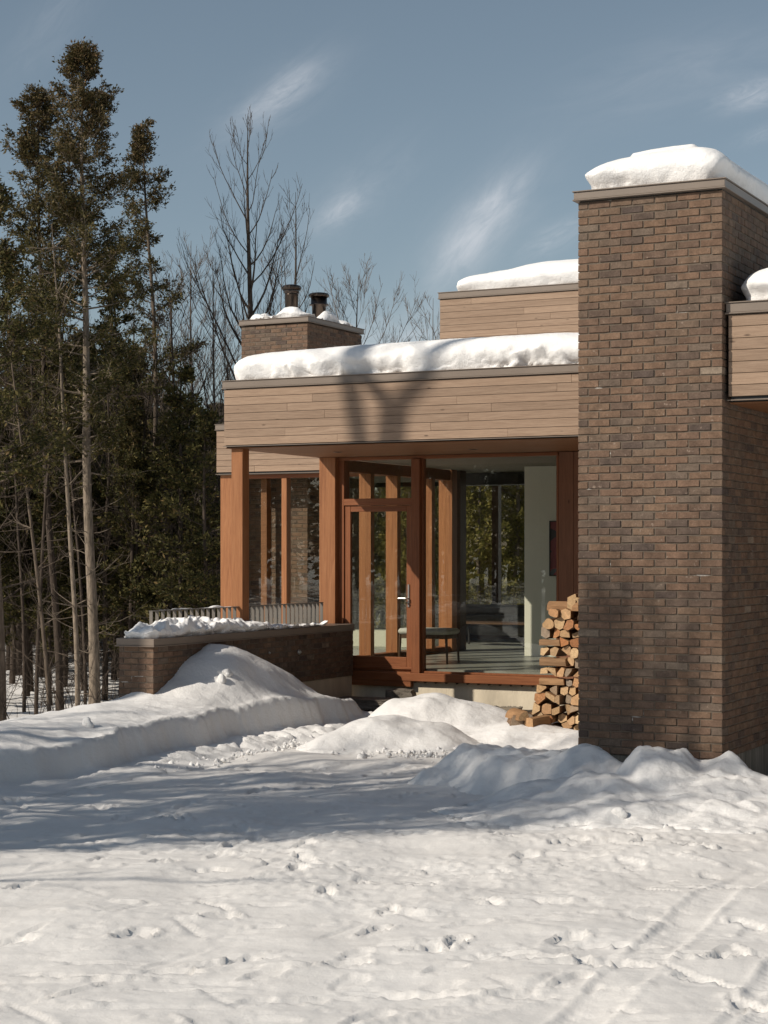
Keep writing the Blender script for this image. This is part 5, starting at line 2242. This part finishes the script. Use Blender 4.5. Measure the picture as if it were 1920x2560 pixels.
def forked():
    """Twin-stemmed maple whose fork shades the boards of the entry roof."""
    W = Geo()
    rg = np.random.RandomState(9)
    t = 9.0
    fk = shade_from(-9.52, EY0, 3.77, t)
    lo = shade_from(-9.58, EY0, 3.35, t)
    a1 = shade_from(-9.93, EY0, 4.18, t)
    a2 = shade_from(-9.12, EY0, 4.16, t)
    g = gz_(fk[0], fk[1])
    base = np.array([lo[0] - .5, lo[1] - .3, g])
    p = np.array([base, base + [.15, .1, 5], np.array(lo) - [.05, 0, 1.5], np.array(lo), np.array(fk)])
    W.add(*tube_np(p, np.array([.25, .20, .16, .15, .14]), 10))
    e1 = np.array(a1) + (np.array(a1) - np.array(fk)) * np.array([2.2, 1, 6])
    e2 = np.array(a2) + (np.array(a2) - np.array(fk)) * np.array([2.2, 1, 6])
    for a, e in ((a1, e1), (a2, e2)):
        pts = np.array([np.array(fk), np.array(a), (np.array(a) + e) / 2 + [.1, 0, 0], e])
        W.add(*tube_np(pts, np.array([.10, .09, .06, .02]), 7))
        for q in range(7):
            pt = curve_pts(pts[1] + (pts[3] - pts[1]) * rg.rand(), (rg.normal(), rg.normal(), .8), rg.uniform(1, 2.2), 6, .6, .1, rg)
            W.add(*tube_np(pt, np.linspace(.03, .005, 6), 4))
    # second stem a little to the left
    b0 = np.array(shade_from(-10.14, EY0, 4.2, t + .8))
    b1 = np.array(shade_from(-9.97, EY0, 3.35, t + .8))
    bb_ = np.array([b1[0] + .6, b1[1] + .2, g])
    pts = np.array([bb_, (bb_ + b1) / 2 + [.2, 0, 0], b1, b0, b0 + (b0 - b1) * 3])
    W.add(*tube_np(pts, np.array([.17, .14, .12, .11, .04]), 8))
    v, f = W.get()
    plant('maple_tree', np_mesh('trunk', v, f, MT['bark'], True), None, (0, 0, 0), 'forked leafless maple standing left of the driveway outside the picture', SG)


forked()
sh = random.Random(14)
SHADE = [  # right, forward (from the camera), which, scale
    (-9.8, 12.6, 0, .66), (-12.0, 11.2, 0, .78), (-9.6, 10.0, 1, .80),
    (-13.4, 12.4, 1, .86), (-15.6, 10.4, 1, .95), (-6.2, 13.2, 2, .52), (-14.6, 9.2, 2, 1.0), (-9.3, 10.8, 3, .92), (-8.0, 11.2, 3, .86), (-10.6, 10.3, 3, .98)]
for r_, f_, k, s in SHADE:
    X, Y = r_ * CA - f_ * SA, r_ * SA + f_ * CA
    plant('maple_tree', SH[k], None, (X, Y, gz_(X, Y) - .05), 'leafless maple in the row left of the driveway outside the picture', SG, rz=sh.uniform(0, 6.28), sc=s)
for r_, f_, k, s in ((-13.2, 10.2, 0, .60), (-9.4, 10.7, 0, .68)):
    X, Y = r_ * CA - f_ * SA, r_ * SA + f_ * CA
    plant('cedar_tree', V4[k][0], V4[k][1], (X, Y, gz_(X, Y) - .05), 'cedar in the row left of the driveway outside the picture', SG, rz=sh.uniform(0, 6.28), sc=s)
for k in range(9):
    Z = sh.uniform(30, 40)
    X, Y = cam2w(sh.uniform(-1300, -230), Z)
    plant('cedar_tree', V4[k % 4][0], V4[k % 4][1], (X, Y, gz_(X, Y) - .05), 'low cedar beyond the left edge of the picture', SG, rz=sh.uniform(0, 6.28), sc=sh.uniform(.38, .55))
# the far side of the clearing, mirrored in the glass
for k in range(46):
    a = R(205) + R(80) * sh.random()
    d = sh.uniform(30, 55)
    X, Y = math.cos(a) * d - 2, math.sin(a) * d + 2
    q = sh.randrange(6)
    if q < 3:
        plant('cedar_tree', V4[q][0], V4[q][1], (X, Y, -.05), 'cedar on the far side of the clearing behind the photographer', SG, rz=sh.uniform(0, 6.28), sc=sh.uniform(.7, 1.05))
    else:
        plant('maple_tree', SH[q - 3], None, (X, Y, -.05), 'leafless maple on the far side of the clearing behind the photographer', SG, rz=sh.uniform(0, 6.28), sc=sh.uniform(.5, .8))

# the wood on the far side of the clearing, one mass
LV, LD = [], []
WD = Geo()
for k in range(330):
    a = R(190) + R(120) * rgm.rand()
    d = rgm.uniform(46, 85)
    X, Y = math.cos(a) * d - 2, math.sin(a) * d + 2
    H = rgm.uniform(7, 11)
    m_ = 150
    t = rgm.rand(m_) ** .9
    b = rgm.uniform(0, 6.28, m_)
    rr_ = 2.0 * (1 - t) ** .7 * np.sqrt(rgm.rand(m_)) + .1
    LV.append(np.stack([X + np.cos(b) * rr_, Y + np.sin(b) * rr_, .8 + (H - .8) * t], 1))
    LD.append(np.stack([np.cos(b), np.sin(b), .1 * np.ones(m_)], 1))
    WD.add(*tube_np(np.array([[X, Y, -.1], [X + rgm.normal(0, .2), Y, H * .5], [X, Y, H]]), np.array([.13, .09, .02]), 4))
v, f = leaves_at(np.concatenate(LV), np.concatenate(LD), .6, rgm)
w2 = tag(link('forest', np_mesh('forest', v, f, MT['leaf'])), 'mass of dark evergreens on the far side of the clearing', None, None, 'stuff')
v, f = WD.get()
link('trunk_mass', np_mesh('trunk_mass', v, f, MT['bark_dark'], True), w2)
